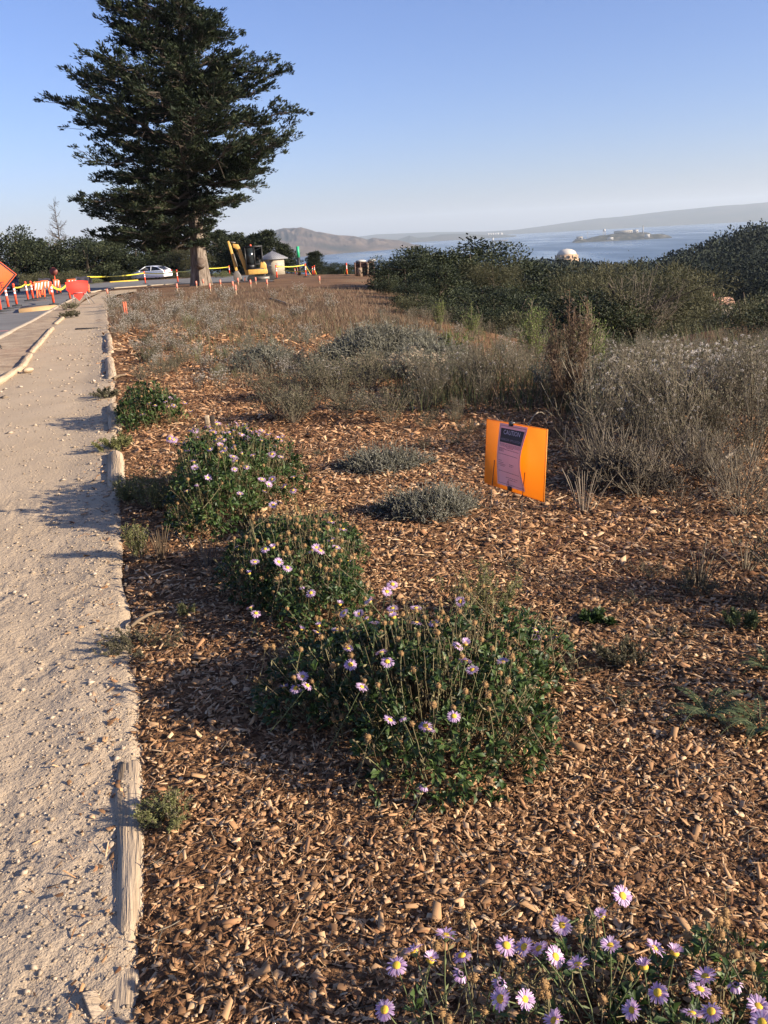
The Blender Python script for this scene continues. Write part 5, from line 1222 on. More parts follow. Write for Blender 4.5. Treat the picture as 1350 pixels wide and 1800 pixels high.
# fine twig litter on the mulch
n = 2600; P = wedge(rw, n, 1.3, 8); P = P[(P[:, 0] > _prx(P[:, 1]) + .05) & (P[:, 0] < 6)]; n = len(P); z = mulch_z(P[:, 0], P[:, 1]) + rw.uniform(.006, .02, n); a = rw.uniform(0, 6.28, n); L = rw.uniform(.02, .09, n)
b0 = np.c_[P, z]; d_ = np.c_[np.cos(a), np.sin(a), rw.uniform(-.05, .25, n)]; Q = bez(b0, b0 + d_ * L[:, None] * .5 + rw.normal(0, .006, (n, 3)), b0 + d_ * L[:, None], 4)
o = B().add(*strands(Q, np.outer(rw.uniform(.0008, .002, n), [1, 1, .9, .6])), np.repeat(rw.uniform(0, 1, n), 12)).obj('twig_litter', MT['twig'], mulch); tag(o, kind='stuff')
for i, (px, py, h_, w_, lb) in enumerate([(1130, 1010, .08, .12, 'low dark weed in the mulch above the dark rosette'), (1010, 1175, .06, .10, 'small dead weed right of the nearest daisy clump'), (1120, 1060, .07, .14, 'low dead weed left of the bare stalks'), (1180, 1120, .05, .12, 'flat dead weed in the shaded mulch'),
        (1090, 1230, .05, .10, 'flat dead weed left of the ferns'), (1330, 1060, .10, .12, 'dead weed at the right edge of the mulch'), (800, 780, .12, .2, 'sprawling grey weed left of the orange sign'), (560, 800, .06, .10, 'small dead weed in the open mulch behind the daisies'), (905, 1000, .07, .08, 'dark sprig beside the sign wire')]):
    one('dead_weed', lb, 'weed', px, py, plant_meshes(600 + i, h_, w_, 16, 7, .4, (26, .012, .004, 'weedleaf'), None, r0=.0014, base=w_ * .3, t0=.1))

# grass and weeds nobody could count
def grass(name, P, h, mt, seed, w_=.004, bend=.35):
    r = np.random.default_rng(seed); n = len(P); z = G(P[:, 0], P[:, 1]) - .02; b0 = np.c_[P, z]; h = h * r.uniform(.4, 1.2, n); a = r.uniform(0, 6.28, n)
    tp = b0 + np.c_[np.cos(a) * h * bend * r.uniform(0, 1, n), np.sin(a) * h * bend * r.uniform(0, 1, n), h]; md = (b0 + tp) / 2 + A(0, 0, .1) * h[:, None]
    ws = (w_ * (1 + np.hypot(P[:, 0], P[:, 1]) / 14))[:, None] * r.uniform(.6, 1.4, (n, 1)); s = np.c_[np.cos(a + 1.57), np.sin(a + 1.57), 0 * a]
    V = np.stack([b0 - s * ws, b0 + s * ws, md + s * ws * .7, md - s * ws * .7, tp], 1); i = np.arange(n)[:, None] * 5
    b = B().add(V.reshape(-1, 3), i + np.array([0, 1, 2, 3]), np.repeat(np.clip(r.normal(.5, .27, n), 0, 1), 5)); b.F.append(i + np.array([3, 2, 4])); b.Mi.append(np.zeros(n, int))
    return tag(b.obj(name, MT[mt]), kind='stuff')
rg = np.random.default_rng(88)
def pxpts(n, x0, x1, y0, y1):
    out = np.array([hit(rg.uniform(x0, x1), rg.uniform(y0, y1))[:2] for _ in range(n // 6)]); out = np.repeat(out, 6, 0) + rg.normal(0, .12, (len(out) * 6, 2)) * (1 + np.hypot(*np.repeat(out, 6, 0).T) / 12)[:, None]
    return out[out[:, 0] > _prx(out[:, 1]) + .08]
grass('dry_grass', np.concatenate([pxpts(22000, 330, 740, 506, 590), pxpts(7000, 192, 420, 520, 582)]), .17, 'straw', 1, .0022, 1.1)
grass('weed_grass', np.concatenate([pxpts(5000, 700, 1390, 570, 720), pxpts(2500, 900, 1390, 540, 580), pxpts(1000, 330, 700, 590, 690)]), .28, 'straw', 2, .0016, .9)
grass('green_weeds', np.concatenate([pxpts(4600, 700, 1390, 575, 730), pxpts(900, 330, 700, 560, 640), pxpts(900, 740, 870, 640, 720)]), .30, 'greengrass', 3, .002, .8)
#PART4
# ------------------------------------------------------------------ caution sign on a wire stand
def frame_obj(name, label, cat, origin, ux, uz):
    """Empty whose local x runs along ux, z along uz, y away from the viewer"""
    ux = nrm(ux); uz = nrm(uz - ux * np.dot(ux, uz)); uy = np.cross(uz, ux)
    o = bpy.data.objects.new(name, None); COL.objects.link(o)
    m = Matrix.Identity(4)
    for i in range(3): m[i][0], m[i][1], m[i][2], m[i][3] = ux[i], uy[i], uz[i], origin[i]
    o.matrix_world = m; o.empty_display_size = .1
    return tag(o, label, cat)
bl, br_ = at(852, 849, 4.60), at(956, 883, 4.05); tl_ = at(864, 738.5, 4.60)
sw, sh = float(np.linalg.norm(br_ - bl)), float(np.linalg.norm(tl_ - bl))
sg = frame_obj('caution_sign', 'orange plastic board with pink caution notice on a wire stand in the mulch', 'sign', bl, br_ - bl, tl_ - bl)
def translucent(name, c, f, rough=.45):
    m = smat(name, c, rough, var=.04); t = m.node_tree; p = t.nodes['Principled BSDF']; tr = t.nodes.new('ShaderNodeBsdfTranslucent'); tr.inputs[0].default_value = (*c, 1)
    mx = t.nodes.new('ShaderNodeMixShader'); mx.inputs[0].default_value = f; t.links.new(p.outputs[0], mx.inputs[1]); t.links.new(tr.outputs[0], mx.inputs[2]); t.links.new(mx.outputs[0], t.nodes['Material Output'].inputs[0]); return m
m_or = translucent('orange_plastic', (.97, .49, .075), .6)
B().add(*box((sw / 2, 0, sh / 2), (sw, .004, sh))).obj('board', m_or, sg)
eb = B()
for x0 in (.0015, sw - .0015): eb.add(*box((x0, 0, sh / 2), (.003, .0065, sh)))
for z0 in (.0015, sh - .0015): eb.add(*box((sw / 2, 0, z0), (sw - .007, .0065, .003)))
tag(eb.obj('board_edge', translucent('orange_plastic_edge', (.92, .40, .06), .4), sg), kind='stuff')
pw, ph = sw * .465, sh * .915; px0, pz0 = sw * .25, sh * .062
def bulge(u, v): # u,v in 0..1 across and up the paper -> distance proud of the board
    return .004 + (.012 + .030 * u ** 1.5) * np.sin(np.clip(v, 0, 1) * math.pi) ** 1.3 * (1 - .25 * v)
def onpaper(x, z, off=0.0): 
    u, v = (x - px0) / pw, (z - pz0) / ph; return np.stack([x, -bulge(u, v) - off, z], -1)
gu, gv = np.meshgrid(np.linspace(0, 1, 15), np.linspace(0, 1, 31))
mp_ = translucent('pink_paper', (.74, .49, .50), .15, .8)
paper = B().add(onpaper(px0 + gu * pw, pz0 + gv * ph), gridF(15, 31)[:, ::-1].copy()).obj('notice', mp_, sg, True)
m_ink = smat('black_ink', (.035, .018, .018), .7); m_let = smat('pink_letter', (.60, .46, .50), .8)
def band(name, x0, x1, z0, z1, mt, off, n=10, k=8):
    gu, gv = np.meshgrid(np.linspace(x0, x1, n), np.linspace(z0, z1, k)); return B().add(onpaper(px0 + gu * pw, pz0 + gv * ph, off), gridF(n, k)[:, ::-1].copy()).obj(name, mt, paper)
band('header_band', .07, .93, .70, .925, m_ink, .0008)
fr = B()
for (x0, x1, z0, z1) in ((.035, .965, .962, .967), (.035, .965, .033, .038), (.035, .041, .038, .962), (.959, .965, .038, .962)):
    gu, gv = np.meshgrid(np.linspace(x0, x1, 12 if x1 - x0 > .1 else 2), np.linspace(z0, z1, 24 if z1 - z0 > .1 else 2)); fr.add(onpaper(px0 + gu * pw, pz0 + gv * ph, .0008), gridF(gu.shape[1], gu.shape[0])[:, ::-1].copy())
tag(fr.obj('border_line', m_ink, paper), kind='stuff')
def text_mesh(s, name, mt, size, place, parent, width=None, align='CENTER'):
    cu = bpy.data.curves.new('t', 'FONT'); cu.body = s; cu.size = 1; cu.align_x = align; cu.resolution_u = 3
    o = bpy.data.objects.new('t', cu); COL.objects.link(o); bpy.context.view_layer.update()
    me = bpy.data.meshes.new_from_object(o.evaluated_get(bpy.context.evaluated_depsgraph_get())); bpy.data.objects.remove(o); bpy.data.curves.remove(cu)
    v = np.zeros(len(me.vertices) * 3); me.vertices.foreach_get('co', v); v = v.reshape(-1, 3)
    sx = size if width is None else width / max(np.ptp(v[:, 0]), 1e-6)
    me.vertices.foreach_set('co', place(v[:, 0] * sx, v[:, 1] * size).ravel()); me.materials.clear(); me.materials.append(mt); me.update(); me.name = name
    return mo(name, me, parent)
pl_ = lambda cx, cz: (lambda x, z: onpaper(px0 + cx * pw + x, pz0 + cz * ph + z, .0016))
text_mesh('CAUTION', 'lettering', m_let, ph * .10, pl_(.5, .835), paper, pw * .62)
text_mesh('HERBICIDE APPLICATION', 'lettering', smat('dim_letter', (.30, .22, .24), .8), ph * .05, pl_(.5, .735), paper, pw * .80)
rt = np.random.default_rng(4)
lines = [(.08, .92, .680), (.08, .93, .662), (.12, .92, .644), (.35, .66, .626), (.07, .9, .595), (.07, .26, .577), (.07, .30, .608), (.07, .28, .560), (.07, .88, .515), (.07, .2, .405), (.07, .28, .372), (.52, .72, .372), (.07, .36, .345), (.52, .66, .345), (.12, .32, .322), (.07, .9, .235), (.34, .80, .150), (.42, .74, .118)]
lb = B()
for x0, x1, z in lines:      # rows of small print too fine to read in the photo
    x = x0
    while x < x1:
        L = rt.uniform(.02, .07); e = min(x + L, x1); gu, gv = np.meshgrid(np.linspace(x, e, 3), np.array([z - .004, z + .004])); lb.add(onpaper(px0 + gu * pw, pz0 + gv * ph, .0008), gridF(3, 2)[:, ::-1].copy()); x = e + .012
tag(lb.obj('small_print', smat('print_ink', (.17, .085, .10), .8), paper), kind='stuff')
m_clip = smat('clip_black', (.02, .02, .02), .35)
for cx, cz, sgn in ((.455, sh, 1), (.475, .012, -1)):
    c = B().add(*prism([(-.014, -.016 * sgn), (.014, -.016 * sgn), (.014, .006 * sgn), (-.014, .006 * sgn)], -.016, .008)).obj('binder_clip', m_clip, sg, bevel=.002); c.location = (cx * sw, 0, cz)
    th = np.linspace(0, 2 * math.pi, 17); lp = np.stack([.008 * np.cos(th) * (1 - .3 * np.sin(th)), -.020 + 0 * th, -.033 * sgn * -1 * 0 + (.030 + .017 * np.sin(th)) * (-1 if sgn > 0 else 1)], -1)[None]
    if sgn > 0: lp[..., 2] = (.012 + .012 * np.sin(th)); lp[..., 1] = -.004
    B().add(*strands(lp, .0012, 5)).obj('clip_handle', m_clip if sgn > 0 else smat('clip_wire', (.25, .10, .08), .4), c)
g0, g1 = hit(857, 955), hit(910, 988); inv = np.array(sg.matrix_world.inverted())
loc = lambda p: (inv @ np.r_[p, 1])[:3]
a, b = loc(g0), loc(g1); m_wire = smat('stand_wire', (.13, .11, .09), .5, .6)
ta, tb_ = A(sw * .185, -.006, sh * .40), A(sw * .705, -.006, sh * .34)
for p, q in ((ta, a), (tb_, b)): B().add(*strands(np.stack([p, A(q[0] * .35 + p[0] * .65, -.006, 0), q - A(0, 0, .06)])[None], .0024, 6)).obj('leg', m_wire, sg)
B().add(*strands(np.stack([a, (a + b) / 2 - A(0, 0, .0), b])[None] + A(0, 0, .006), .0024, 6)).obj('cross_wire', m_wire, sg)

# ------------------------------------------------------------------ roadworks
m_od = smat('orange_post', (.80, .075, .025), .55, var=.06); m_refl = smat('white_band', (.78, .76, .72), .4); m_rub = smat('black_rubber', (.025, .025, .025), .85)
def post_proto(p, label, sc=1.0):
    t = thing('delineator_post', label, 'traffic post', (p[0], p[1], gz(p[0], p[1])), 0, None, sc)
    B().add(*lathe([(0, 0), (.26, 0), (.25, .045), (.07, .06), (.06, .10), (0, .10)], 8)).obj('base', m_rub, t)
    B().add(*cyl((0, 0, .06), (0, 0, 1.0), .055, .05, 12)).obj('tube', m_od, t)
    for z in (.60, .76): B().add(*cyl((0, 0, z), (0, 0, z + .10), .057, .056, 12, False)).obj('reflective_band', m_refl, t)
    hd = B().add(*lathe([(.05, 1.0), (.062, 1.01), (.062, 1.07), (.03, 1.10), (0, 1.10)], 10)).obj('handle', m_od, t)
    return t
PX = [(2, 548, 1, 'orange post cut by the left edge, nearest of the row on the road'), (15.5, 543, 1, 'second orange post in the row on the road'), (30, 538, 1, 'third orange post in the row, just right of the diamond sign'), (50, 529, 1, 'fourth orange post in the row with a slightly bent top'),
      (59, 527, 1, 'fifth orange post beside the striped barricade'), (95, 535.5, 1, 'orange post standing alone by the kerb near the plywood ramp'), (124, 528, 1, 'orange post behind the left side of the red fabric sign'), (256, 499.5, 1, 'orange post in front of the white car'), (313, 497.5, 1, 'orange post left of the cypress trunk'),
      (404, 484, 1, 'orange post behind the digger arm'), (487, 490, 1, 'orange post in front of the pale kiosk'), (538, 487, 1, 'tall orange post right of the green topped post'), (550, 484, .72, 'short orange post, left of a close pair'), (553.5, 484, .8, 'short orange post, right of a close pair'),
      (524, 483, .7, 'short orange post at the foot of the green topped post'), (519, 482, .6, 'shortest orange post left of the green topped post'), (596, 477, .9, 'orange post behind the caution tape near the bin enclosure'), (592, 479, .6, 'short orange post left of the one near the bins'), (601, 481, .65, 'short orange post between two others near the bins'), (610, 484, .95, 'orange post nearest to the brown bin enclosure')]
pr = None; PT = {}
for px, py, sc, lb in PX:
    p = hit(px, py)
    if pr is None: pr = post_proto(p, lb, sc); pr['group'] = 'orange delineator posts'; o = pr
    else: o = dup(pr, (p[0], p[1], gz(p[0], p[1])), 0, sc, lb)
    d_ = math.hypot(p[0], p[1])
    if py < 520 and p[1] > 40: o.location.z -= 0
    PT[(px, py)] = A(p[0], p[1], o.location.z + .95 * sc)
# survey stakes
m_stk = smat('orange_stake_paint', (.80, .16, .07), .7); m_wood = smat('raw_stake', (.42, .30, .19), .85)
p = hit(222, 556); t = thing('survey_stake', 'pair of bright orange wooden stakes standing in the weeds by the path', 'stake', (p[0], p[1], gz(p[0], p[1])))
for dx in (-.035, .035): B().add(*box((dx, 0, .22), (.05, .02, .52))).obj('slat', m_stk, t)
ST = [(388, 505), (419, 501), (410, 509), (415, 518), (450, 500), (441, 506), (470, 506), (312, 513), (346, 507), (358, 503), (370, 514), (562, 499), (190, 523)]
SL_ = ['right of the cypress trunk', 'below the digger bucket', 'down slope of the bucket', 'lowest on the slope below the digger', 'under the digger tracks', 'between two others below the digger', 'right of the digger tracks', 'left of the cypress, below the orange post', 'left of the cypress roots', 'touching the cypress roots', 'in front of the cypress roots', 'alone on the brow below the tall posts', 'at the corner where the path bends']
st0 = None
for (px, py), w_ in zip(ST, SL_):
    p = hit(px, py); lb = 'short pink topped survey stake ' + w_
    if st0 is None:
        st0 = thing('survey_stake', lb, 'stake', (p[0], p[1], gz(p[0], p[1])), 0, 'pink survey stakes on the bare slope'); B().add(*box((0, 0, .12), (.07, .04, .30))).obj('stake', m_wood, st0); B().add(*box((0, -.002, .34), (.10, .05, .26))).obj('flagging', smat('pink_flag', (.85, .25, .16), .7), st0)
    else: dup(st0, (p[0], p[1], gz(p[0], p[1])), 0, None, lb)
# caution tape
m_tape = smat('yellow_tape', (.75, .62, .05), .5)
def tape(label, pts, sag=.12, wd=.045):
    b = B()
    for p, q in zip(pts[:-1], pts[1:]):
        k = 12; s = np.linspace(0, 1, k); P = p[None] * (1 - s[:, None]) + q[None] * s[:, None]; P[:, 2] -= sag * 4 * s * (1 - s); tw = np.sin(s * 7) * .25
        n = nrm(np.cross(q - p, A(0, 0, 1))); off = A(0, 0, 1) * np.cos(tw)[:, None] * wd + n * np.sin(tw)[:, None] * wd
        V = np.stack([P - off - n * .001, P + off - n * .001, P + off + n * .001, P - off + n * .001], 1).reshape(-1, 3); i = np.arange(k - 1)[:, None] * 4
        b.add(V, np.concatenate([i + np.array(f) for f in ([0, 4, 5, 1], [2, 6, 7, 3], [1, 5, 6, 2], [3, 7, 4, 0])]))
    o = b.obj('caution_tape', m_tape); return tag(o, label, 'tape')
pp = lambda px, py: PT[(px, py)]
hi = lambda px, pyb, h: (lambda p: A(p[0], p[1], gz(p[0], p[1]) + h))(hit(px, pyb))
tape('yellow tape strung between the left row of orange posts', [pp(30, 538) - A(0, 0, .05), pp(50, 529), pp(59, 527), hi(66, 524, 1.0)], .08, .035)
tape('yellow tape sagging from the lone post to the red fabric sign', [pp(95, 535.5), pp(124, 528)], .3, .05)
tape('yellow tape running past the white car to the cypress trunk', [hi(158, 516, 1.1), pp(256, 499.5), pp(313, 497.5), hi(350, 499, 1.15)], .10, .04)
tape('yellow tape from the cypress trunk to the digger', [hi(358, 499, 1.15), pp(404, 484)], .06, .035)
tape('upper yellow tape running from the kiosk towards the bin enclosure', [pp(487, 490) + A(0, 0, .05), pp(538, 487) + A(0, 0, .05), hi(578, 480, 1.0), pp(596, 477), hi(624, 480, 1.15)], .10, .035)
tape('lower yellow tape sagging between the posts near the bin enclosure', [hi(500, 485, .55), pp(553.5, 484) - A(0, 0, .2), hi(578, 481, .5), pp(610, 484) - A(0, 0, .25), hi(622, 482, .8)], .2, .035)
# diamond sign at the left edge
p = at(-47, 487, 21.0); dg = A(-p[0], -p[1], 0); dg = nrm(dg); ux = A(-dg[1], dg[0], 0)
m_fl = smat('fluorescent_orange', (.72, .085, .015), .6, var=.05); m_bl = smat('sign_black', (.02, .018, .018), .6)
t = frame_obj('road_works_sign', 'orange diamond roadworks sign with black border, cut by the left edge', 'sign', p, ux, A(0, 0, 1))
hd = .88
di = lambda r_: [(0, -r_), (r_, 0), (0, r_), (-r_, 0)]
B().add(*prism(di(hd), -.004, .004)).obj('panel', m_fl, t)
bd = B(); o1, o2 = np.array(di(hd * .985)), np.array(di(hd * .93))
V = np.concatenate([np.c_[o1[:, 0], np.full(4, -.0065), o1[:, 1]], np.c_[o2[:, 0], np.full(4, -.0065), o2[:, 1]]]); bd.add(V, [[i, (i + 1) % 4, 4 + (i + 1) % 4, 4 + i] for i in range(4)]); bd.obj('border', m_bl, t)
text_mesh('E', 'lettering', m_bl, .19, lambda x, z: np.stack([x + .545, np.full_like(x, -.0065), z - .27], -1), t)
zg = gz(p[0], p[1]) - p[2]
B().add(*cyl((0, .03, zg + .35), (0, .03, hd * .8), .02, .02, 8)).obj('mast', smat('galvanised', (.45, .45, .46), .4, .8), t)
B().add(*cyl((-.8, .01, 0), (.8, .01, 0), .012, .012, 6)).obj('cross_rib', m_bl, t)
for dx in (-.3, .3):
    for dy in (-.3, .3): B().add(*cyl((0, .03, zg + .4), (dx, dy, zg), .014, .014, 6)).obj('leg', m_bl, t)
# red fabric sign folded over its stand
p = hit(141, 536); D_ = math.hypot(p[0], p[1]); s_ = D_ / FPX; dg = nrm(A(-p[0], -p[1], 0)); ux = A(-dg[1], dg[0], 0); zz = gz(p[0], p[1])
t = frame_obj('folded_road_sign', 'red fabric road sign folded down to a point on a metal stand', 'sign', A(p[0], p[1], zz), ux, A(0, 0, 1))
W2 = 17.5 * s_; zt_, zm, zb_ = 38 * s_, 24 * s_, 7 * s_
m_rf = translucent('red_fabric', (.84, .055, .035), .15, .7)
def wav(x, z): return -.03 - .03 * np.sin(x * 5 + z * 3) - .02 * np.sin(z * 11)
gu, gv = np.meshgrid(np.linspace(-1, 1, 13), np.linspace(0, 1, 6)); X_ = gu * W2 * (.93 + .07 * gv) ; Z_ = zm + (zt_ - zm) * gv - .05 * gu ** 2 * gv
B().add(np.stack([X_, wav(X_, Z_) - .015, Z_], -1), gridF(13, 6)[:, ::-1].copy()).obj('upper_flap', m_rf, t, True)
gv2 = gv; X_ = gu * W2 * 1.05 * np.maximum(gv2, .02); Z_ = zb_ + (zm + .05 - zb_) * gv2
B().add(np.stack([X_, wav(X_, Z_) - .04, Z_], -1), gridF(13, 6)[:, ::-1].copy()).obj('lower_flap', m_rf, t, True)
B().add(*box((.0, -.12, zm - 5 * s_), (13 * s_, .01, 1.3 * s_))).obj('grey_strip', smat('faded_print', (.42, .20, .20), .8), t)
for dx, dy in ((-.30, -.25), (.36, -.35), (-.16, .4), (.52, .3)): B().add(*cyl((dx * .5, 0, zm), (dx * 1.25, dy, 0), .016, .016, 6)).obj('leg', smat('steel_leg', (.30, .28, .27), .5, .6), t)
B().add(*cyl((0, .0, .3), (0, .0, zt_ + .12), .018, .018, 6)).obj('mast', smat('steel_mast', (.30, .28, .27), .5, .6), t)
# barricades
m_bar = smat('barricade_orange', (.82, .13, .035), .6); m_ws = smat('barricade_white', (.75, .72, .68), .6)
def barricade(label, px, py, rz, group=None):
    p = hit(px, py); t = thing('barricade', label, 'barricade', (p[0], p[1], gz(p[0], p[1])), rz, group)
    for sy in (-1, 1):
        pn = B(); pn.add(*box((0, sy * .13, .74), (.62, .03, .42), rx=sy * -.2)); pn.obj('panel', m_bar, t, bevel=.01)
        for k in (-1, 0, 1): B().add(*prism([(-.09, -.2), (.0, -.2), (.09, .2), (0, .2)], -.004, .004)).obj('stripe', m_ws, t, loc=(k * .2, sy * .150, .74)).rotation_euler = (sy * -.2, 0, 0)
        for sx in (-.26, .26): B().add(*box((sx, sy * .24, .28), (.09, .03, .60), rx=sy * -.2)).obj('leg', m_bar, t)
    B().add(*box((0, 0, .98), (.5, .12, .07))).obj('top_bar', m_bar, t, bevel=.01)
    B().add(*box((0, 0, .06), (.7, .5, .10))).obj('sandbag', m_rub, t, bevel=.03)
    return t
barricade('orange and white striped barricade right of the left post row', 69, 526, 1.0)
barricade('barricade with dark cloth behind the lone orange post', 82, 521, .5)
barricade('barricade behind the lone orange post, nearer the red fabric sign', 100, 518, .4)
barricade('barricade half hidden by the red fabric sign', 130, 518, .3)
barricade('barricade behind the right edge of the red fabric sign', 150, 517, .2)
for px, lb in ((84, 'dark cloth hung over a barricade behind the lone orange post'), (151, 'dark jacket hung on a barricade behind the red fabric sign')):
    p = hit(px, 520); gu, gv = np.meshgrid(np.linspace(-.42, .42, 10), np.linspace(0, 1, 15)); th = (gv - .5) * 3.0; Y_ = np.sin(th) * .30; Z_ = .45 + .7 * np.cos(th * .9) ** .6 + .02 * np.sin(gu * 13)
    o = B().add(np.stack([gu + .03 * np.sin(gv * 9), Y_ + .04 * np.sin(gu * 14), Z_], -1), gridF(10, 15)).obj('hung_cloth', smat('dark_cloth', (.045, .04, .05), .9), None, True); o.location = (p[0], p[1], gz(p[0], p[1])); tag(o, lb, 'cloth')
p = hit(101, 517); t = thing('round_sign', 'back of a small round dark red sign on a post behind the barricades', 'sign', (p[0], p[1], gz(p[0], p[1])))
B().add(*cyl((0, 0, 0), (0, 0, 1.35), .03, .03, 8)).obj('pole', m_od, t); B().add(*cyl((0, -.03, 1.55), (0, -.015, 1.55), .30, .30, 8)).obj('disc', smat('dark_red_sign', (.16, .035, .025), .6), t)

# ------------------------------------------------------------------ vehicles
m_gl = smat('car_glass', (.012, .014, .018), .08, spec=.6); m_ty = smat('tyre', (.02, .02, .02), .9); m_rim = smat('wheel_rim', (.35, .35, .36), .35, .8); m_red = smat('tail_light', (.45, .02, .02), .25); m_lamp = smat('headlight_glass', (.65, .66, .66), .15)
def car(name, label, loc, rz, paint, lower, roof, L, W_, wr, wx, rails=False):
    t = thing(name, label, 'car', loc, rz)
    lo = np.array(lower, float); n = len(lo)
    b = B(); secs = [(-W_ / 2, .90), (-W_ / 2 * .94, 1), (W_ / 2 * .94, 1), (W_ / 2, .90)]
    c = lo.mean(0); V = np.concatenate([np.c_[(c[0] + (lo[:, 0] - c[0]) * (.985 if k != 1 else 1)), np.full(n, y), c[1] + (lo[:, 1] - c[1]) * k] for y, k in secs])
    F = [[s * n + i, s * n + (i + 1) % n, (s + 1) * n + (i + 1) % n, (s + 1) * n + i] for s in range(3) for i in range(n)] + [list(range(n))[::-1], list(range(3 * n, 4 * n))]
    b.add(V, F).obj('body', paint, t, bevel=.03)
    ro = np.array(roof, float); m = len(ro); inn = .80
    zb, zt = ro[:, 1].min(), ro[:, 1].max(); f = lambda z: 1 - (1 - inn) * (z - zb) / (zt - zb)
    V = np.concatenate([np.c_[ro[:, 0], sy * W_ / 2 * .93 * f(ro[:, 1]), ro[:, 1]] for sy in (-1, 1)])
    B().add(V, [[i, (i + 1) % m, m + (i + 1) % m, m + i] for i in range(m)] + [list(range(m))[::-1], list(range(m, 2 * m))]).obj('window', m_gl, t)
    top = ro[ro[:, 1] > zt - .16]; k = len(top); hw = W_ / 2 * .93 * inn + .02
    V = np.concatenate([np.c_[top[:, 0], np.full(k, y), top[:, 1] + dz] for y, dz in ((-hw, .0), (-hw * .8, .045), (hw * .8, .045), (hw, .0))])
    B().add(V, [[s * k + i, s * k + i + 1, (s + 1) * k + i + 1, (s + 1) * k + i] for s in range(3) for i in range(k - 1)] ).obj('roof', paint, t, True)
    for sy in (-1, 1):
        for px_ in (ro[len(ro) // 2, 0], ):
            B().add(*box((px_, sy * W_ / 2 * .88, (zb + zt) / 2), (.07, .03, zt - zb), rx=sy * .35)).obj('pillar', paint, t)
        i_ = [(ro[0], ro[1]), (ro[-1], ro[-2])]
        for p_, q_ in i_: B().add(*cyl((p_[0], sy * W_ / 2 * .94 * f(p_[1]), p_[1]), (q_[0], sy * W_ / 2 * .94 * f(q_[1]), q_[1]), .05, .05, 6)).obj('pillar', paint, t)
        B().add(*box((ro[0, 0] + .35, sy * (W_ / 2 + .06), zb + .08), (.16, .16, .12))).obj('mirror', paint, t, bevel=.02)
        B().add(*box((lo[:, 0].min() + .22, sy * W_ * .36, .70), (.34, .30, .14))).obj('headlight', m_lamp, t, bevel=.02)
        B().add(*box((lo[:, 0].max() - .12, sy * W_ * .38, .88), (.22, .26, .20))).obj('tail_light', m_red, t, bevel=.02)
        if rails: B().add(*cyl((ro[1, 0] + .2, sy * hw * .9, zt + .09), (ro[-2, 0] - .1, sy * hw * .9, zt + .09), .025, .025, 6)).obj('roof_rail', m_rim, t)
        for x_ in wx:
            w_ = thing('wheel', None, None, (0, 0, 0)); w_.parent = t; w_.location = (x_, sy * W_ * .44, wr)
            B().add(*lathe([(wr * .6, -.1), (wr * .96, -.1), (wr, -.06), (wr, .06), (wr * .96, .1), (wr * .6, .1)], 20)).obj('tyre', m_ty, w_).rotation_euler = (math.pi / 2, 0, 0)
            B().add(*lathe([(0, -.08), (wr * .62, -.09), (wr * .62, .09), (0, .08)], 10)).obj('rim', m_rim, w_).rotation_euler = (math.pi / 2, 0, 0)
    for x_, nm in ((lo[:, 0].min() - .01, 'front_plate'), (lo[:, 0].max() + .0, 'rear_plate')): B().add(*box((x_, 0, .55), (.03, .5, .13))).obj(nm, m_lamp, t)
    return t
c = at(268, 494, 103); c[2] = gz(c[0], c[1]) 
car('hatchback', 'white hatchback parked beyond the road, nose pointing left', c, math.radians(-20), smat('white_paint', (.72, .74, .78), .3, coat=.5),
    [(-2.2, .25), (-2.25, .55), (-2.1, .74), (-1.4, .93), (1.95, 1.02), (2.2, .98), (2.24, .6), (2.2, .3), (1.9, .22), (-1.9, .2)], [(-1.35, .9), (-.25, 1.44), (.5, 1.47), (1.3, 1.36), (2.05, .98)], 4.5, 1.75, .32, (-1.38, 1.32))
c = hit(14, 515); c[2] = gz(c[0], c[1]) - .07
car('dark_suv', 'dark sport utility vehicle with silver roof rails behind the diamond sign', c, math.radians(-68), smat('black_paint', (.02, .022, .028), .25, coat=.6),
    [(-2.35, .4), (-2.4, .8), (-2.25, 1.05), (-1.1, 1.15), (2.25, 1.18), (2.35, .9), (2.35, .4), (2.0, .3), (-2.0, .3)], [(-1.1, 1.1), (-.45, 1.72), (1.6, 1.76), (2.2, 1.15)], 4.7, 1.95, .38, (-1.45, 1.4), True)

# mini excavator
p = hit(452, 494); z = gz(p[0], p[1]); s_ = math.hypot(p[0], p[1]) / 68.0
t = thing('mini_excavator', 'yellow mini excavator with folded boom and black cab beside the cypress', 'excavator', (p[0], p[1], z), math.atan2(-p[0], p[1]) * .9, None, s_ * .97)
m_ye = smat('machine_yellow', (.62, .36, .09), .5, var=.15); m_st = smat('worn_steel', (.20, .175, .15), .5, .3); m_cab = smat('cab_black', (.018, .018, .02), .5); m_cg = smat('cab_glass', (.02, .025, .028), .1)
for sy in (-.62, .62):
    tr_ = B().add(*prism([(-.75, .20), (-.66, .04), (-.5, 0), (1.15, 0), (1.38, .05), (1.46, .2), (1.38, .36), (1.2, .42), (-.55, .42), (-.7, .36)], sy - .17, sy + .17)).obj('track', m_rub, t, bevel=.03)
    B().add(*box((.42, sy - .175 * (1 if sy < 0 else -1) , .22), (1.15, .03, .24))).obj('track_frame', m_st, tr_)
    for k in range(14): B().add(*box((-.6 + k * .14, sy, .42), (.06, .35, .04))).obj('track_shoe', m_rub, tr_)
B().add(*box((-.95, 0, .17), (.07, 1.5, .34), ry=.15)).obj('dozer_blade', smat('rusty_red', (.26, .085, .05), .7), t)
B().add(*cyl((.3, 0, .40), (.3, 0, .56), .42, .42, 20)).obj('turntable', m_st, t)
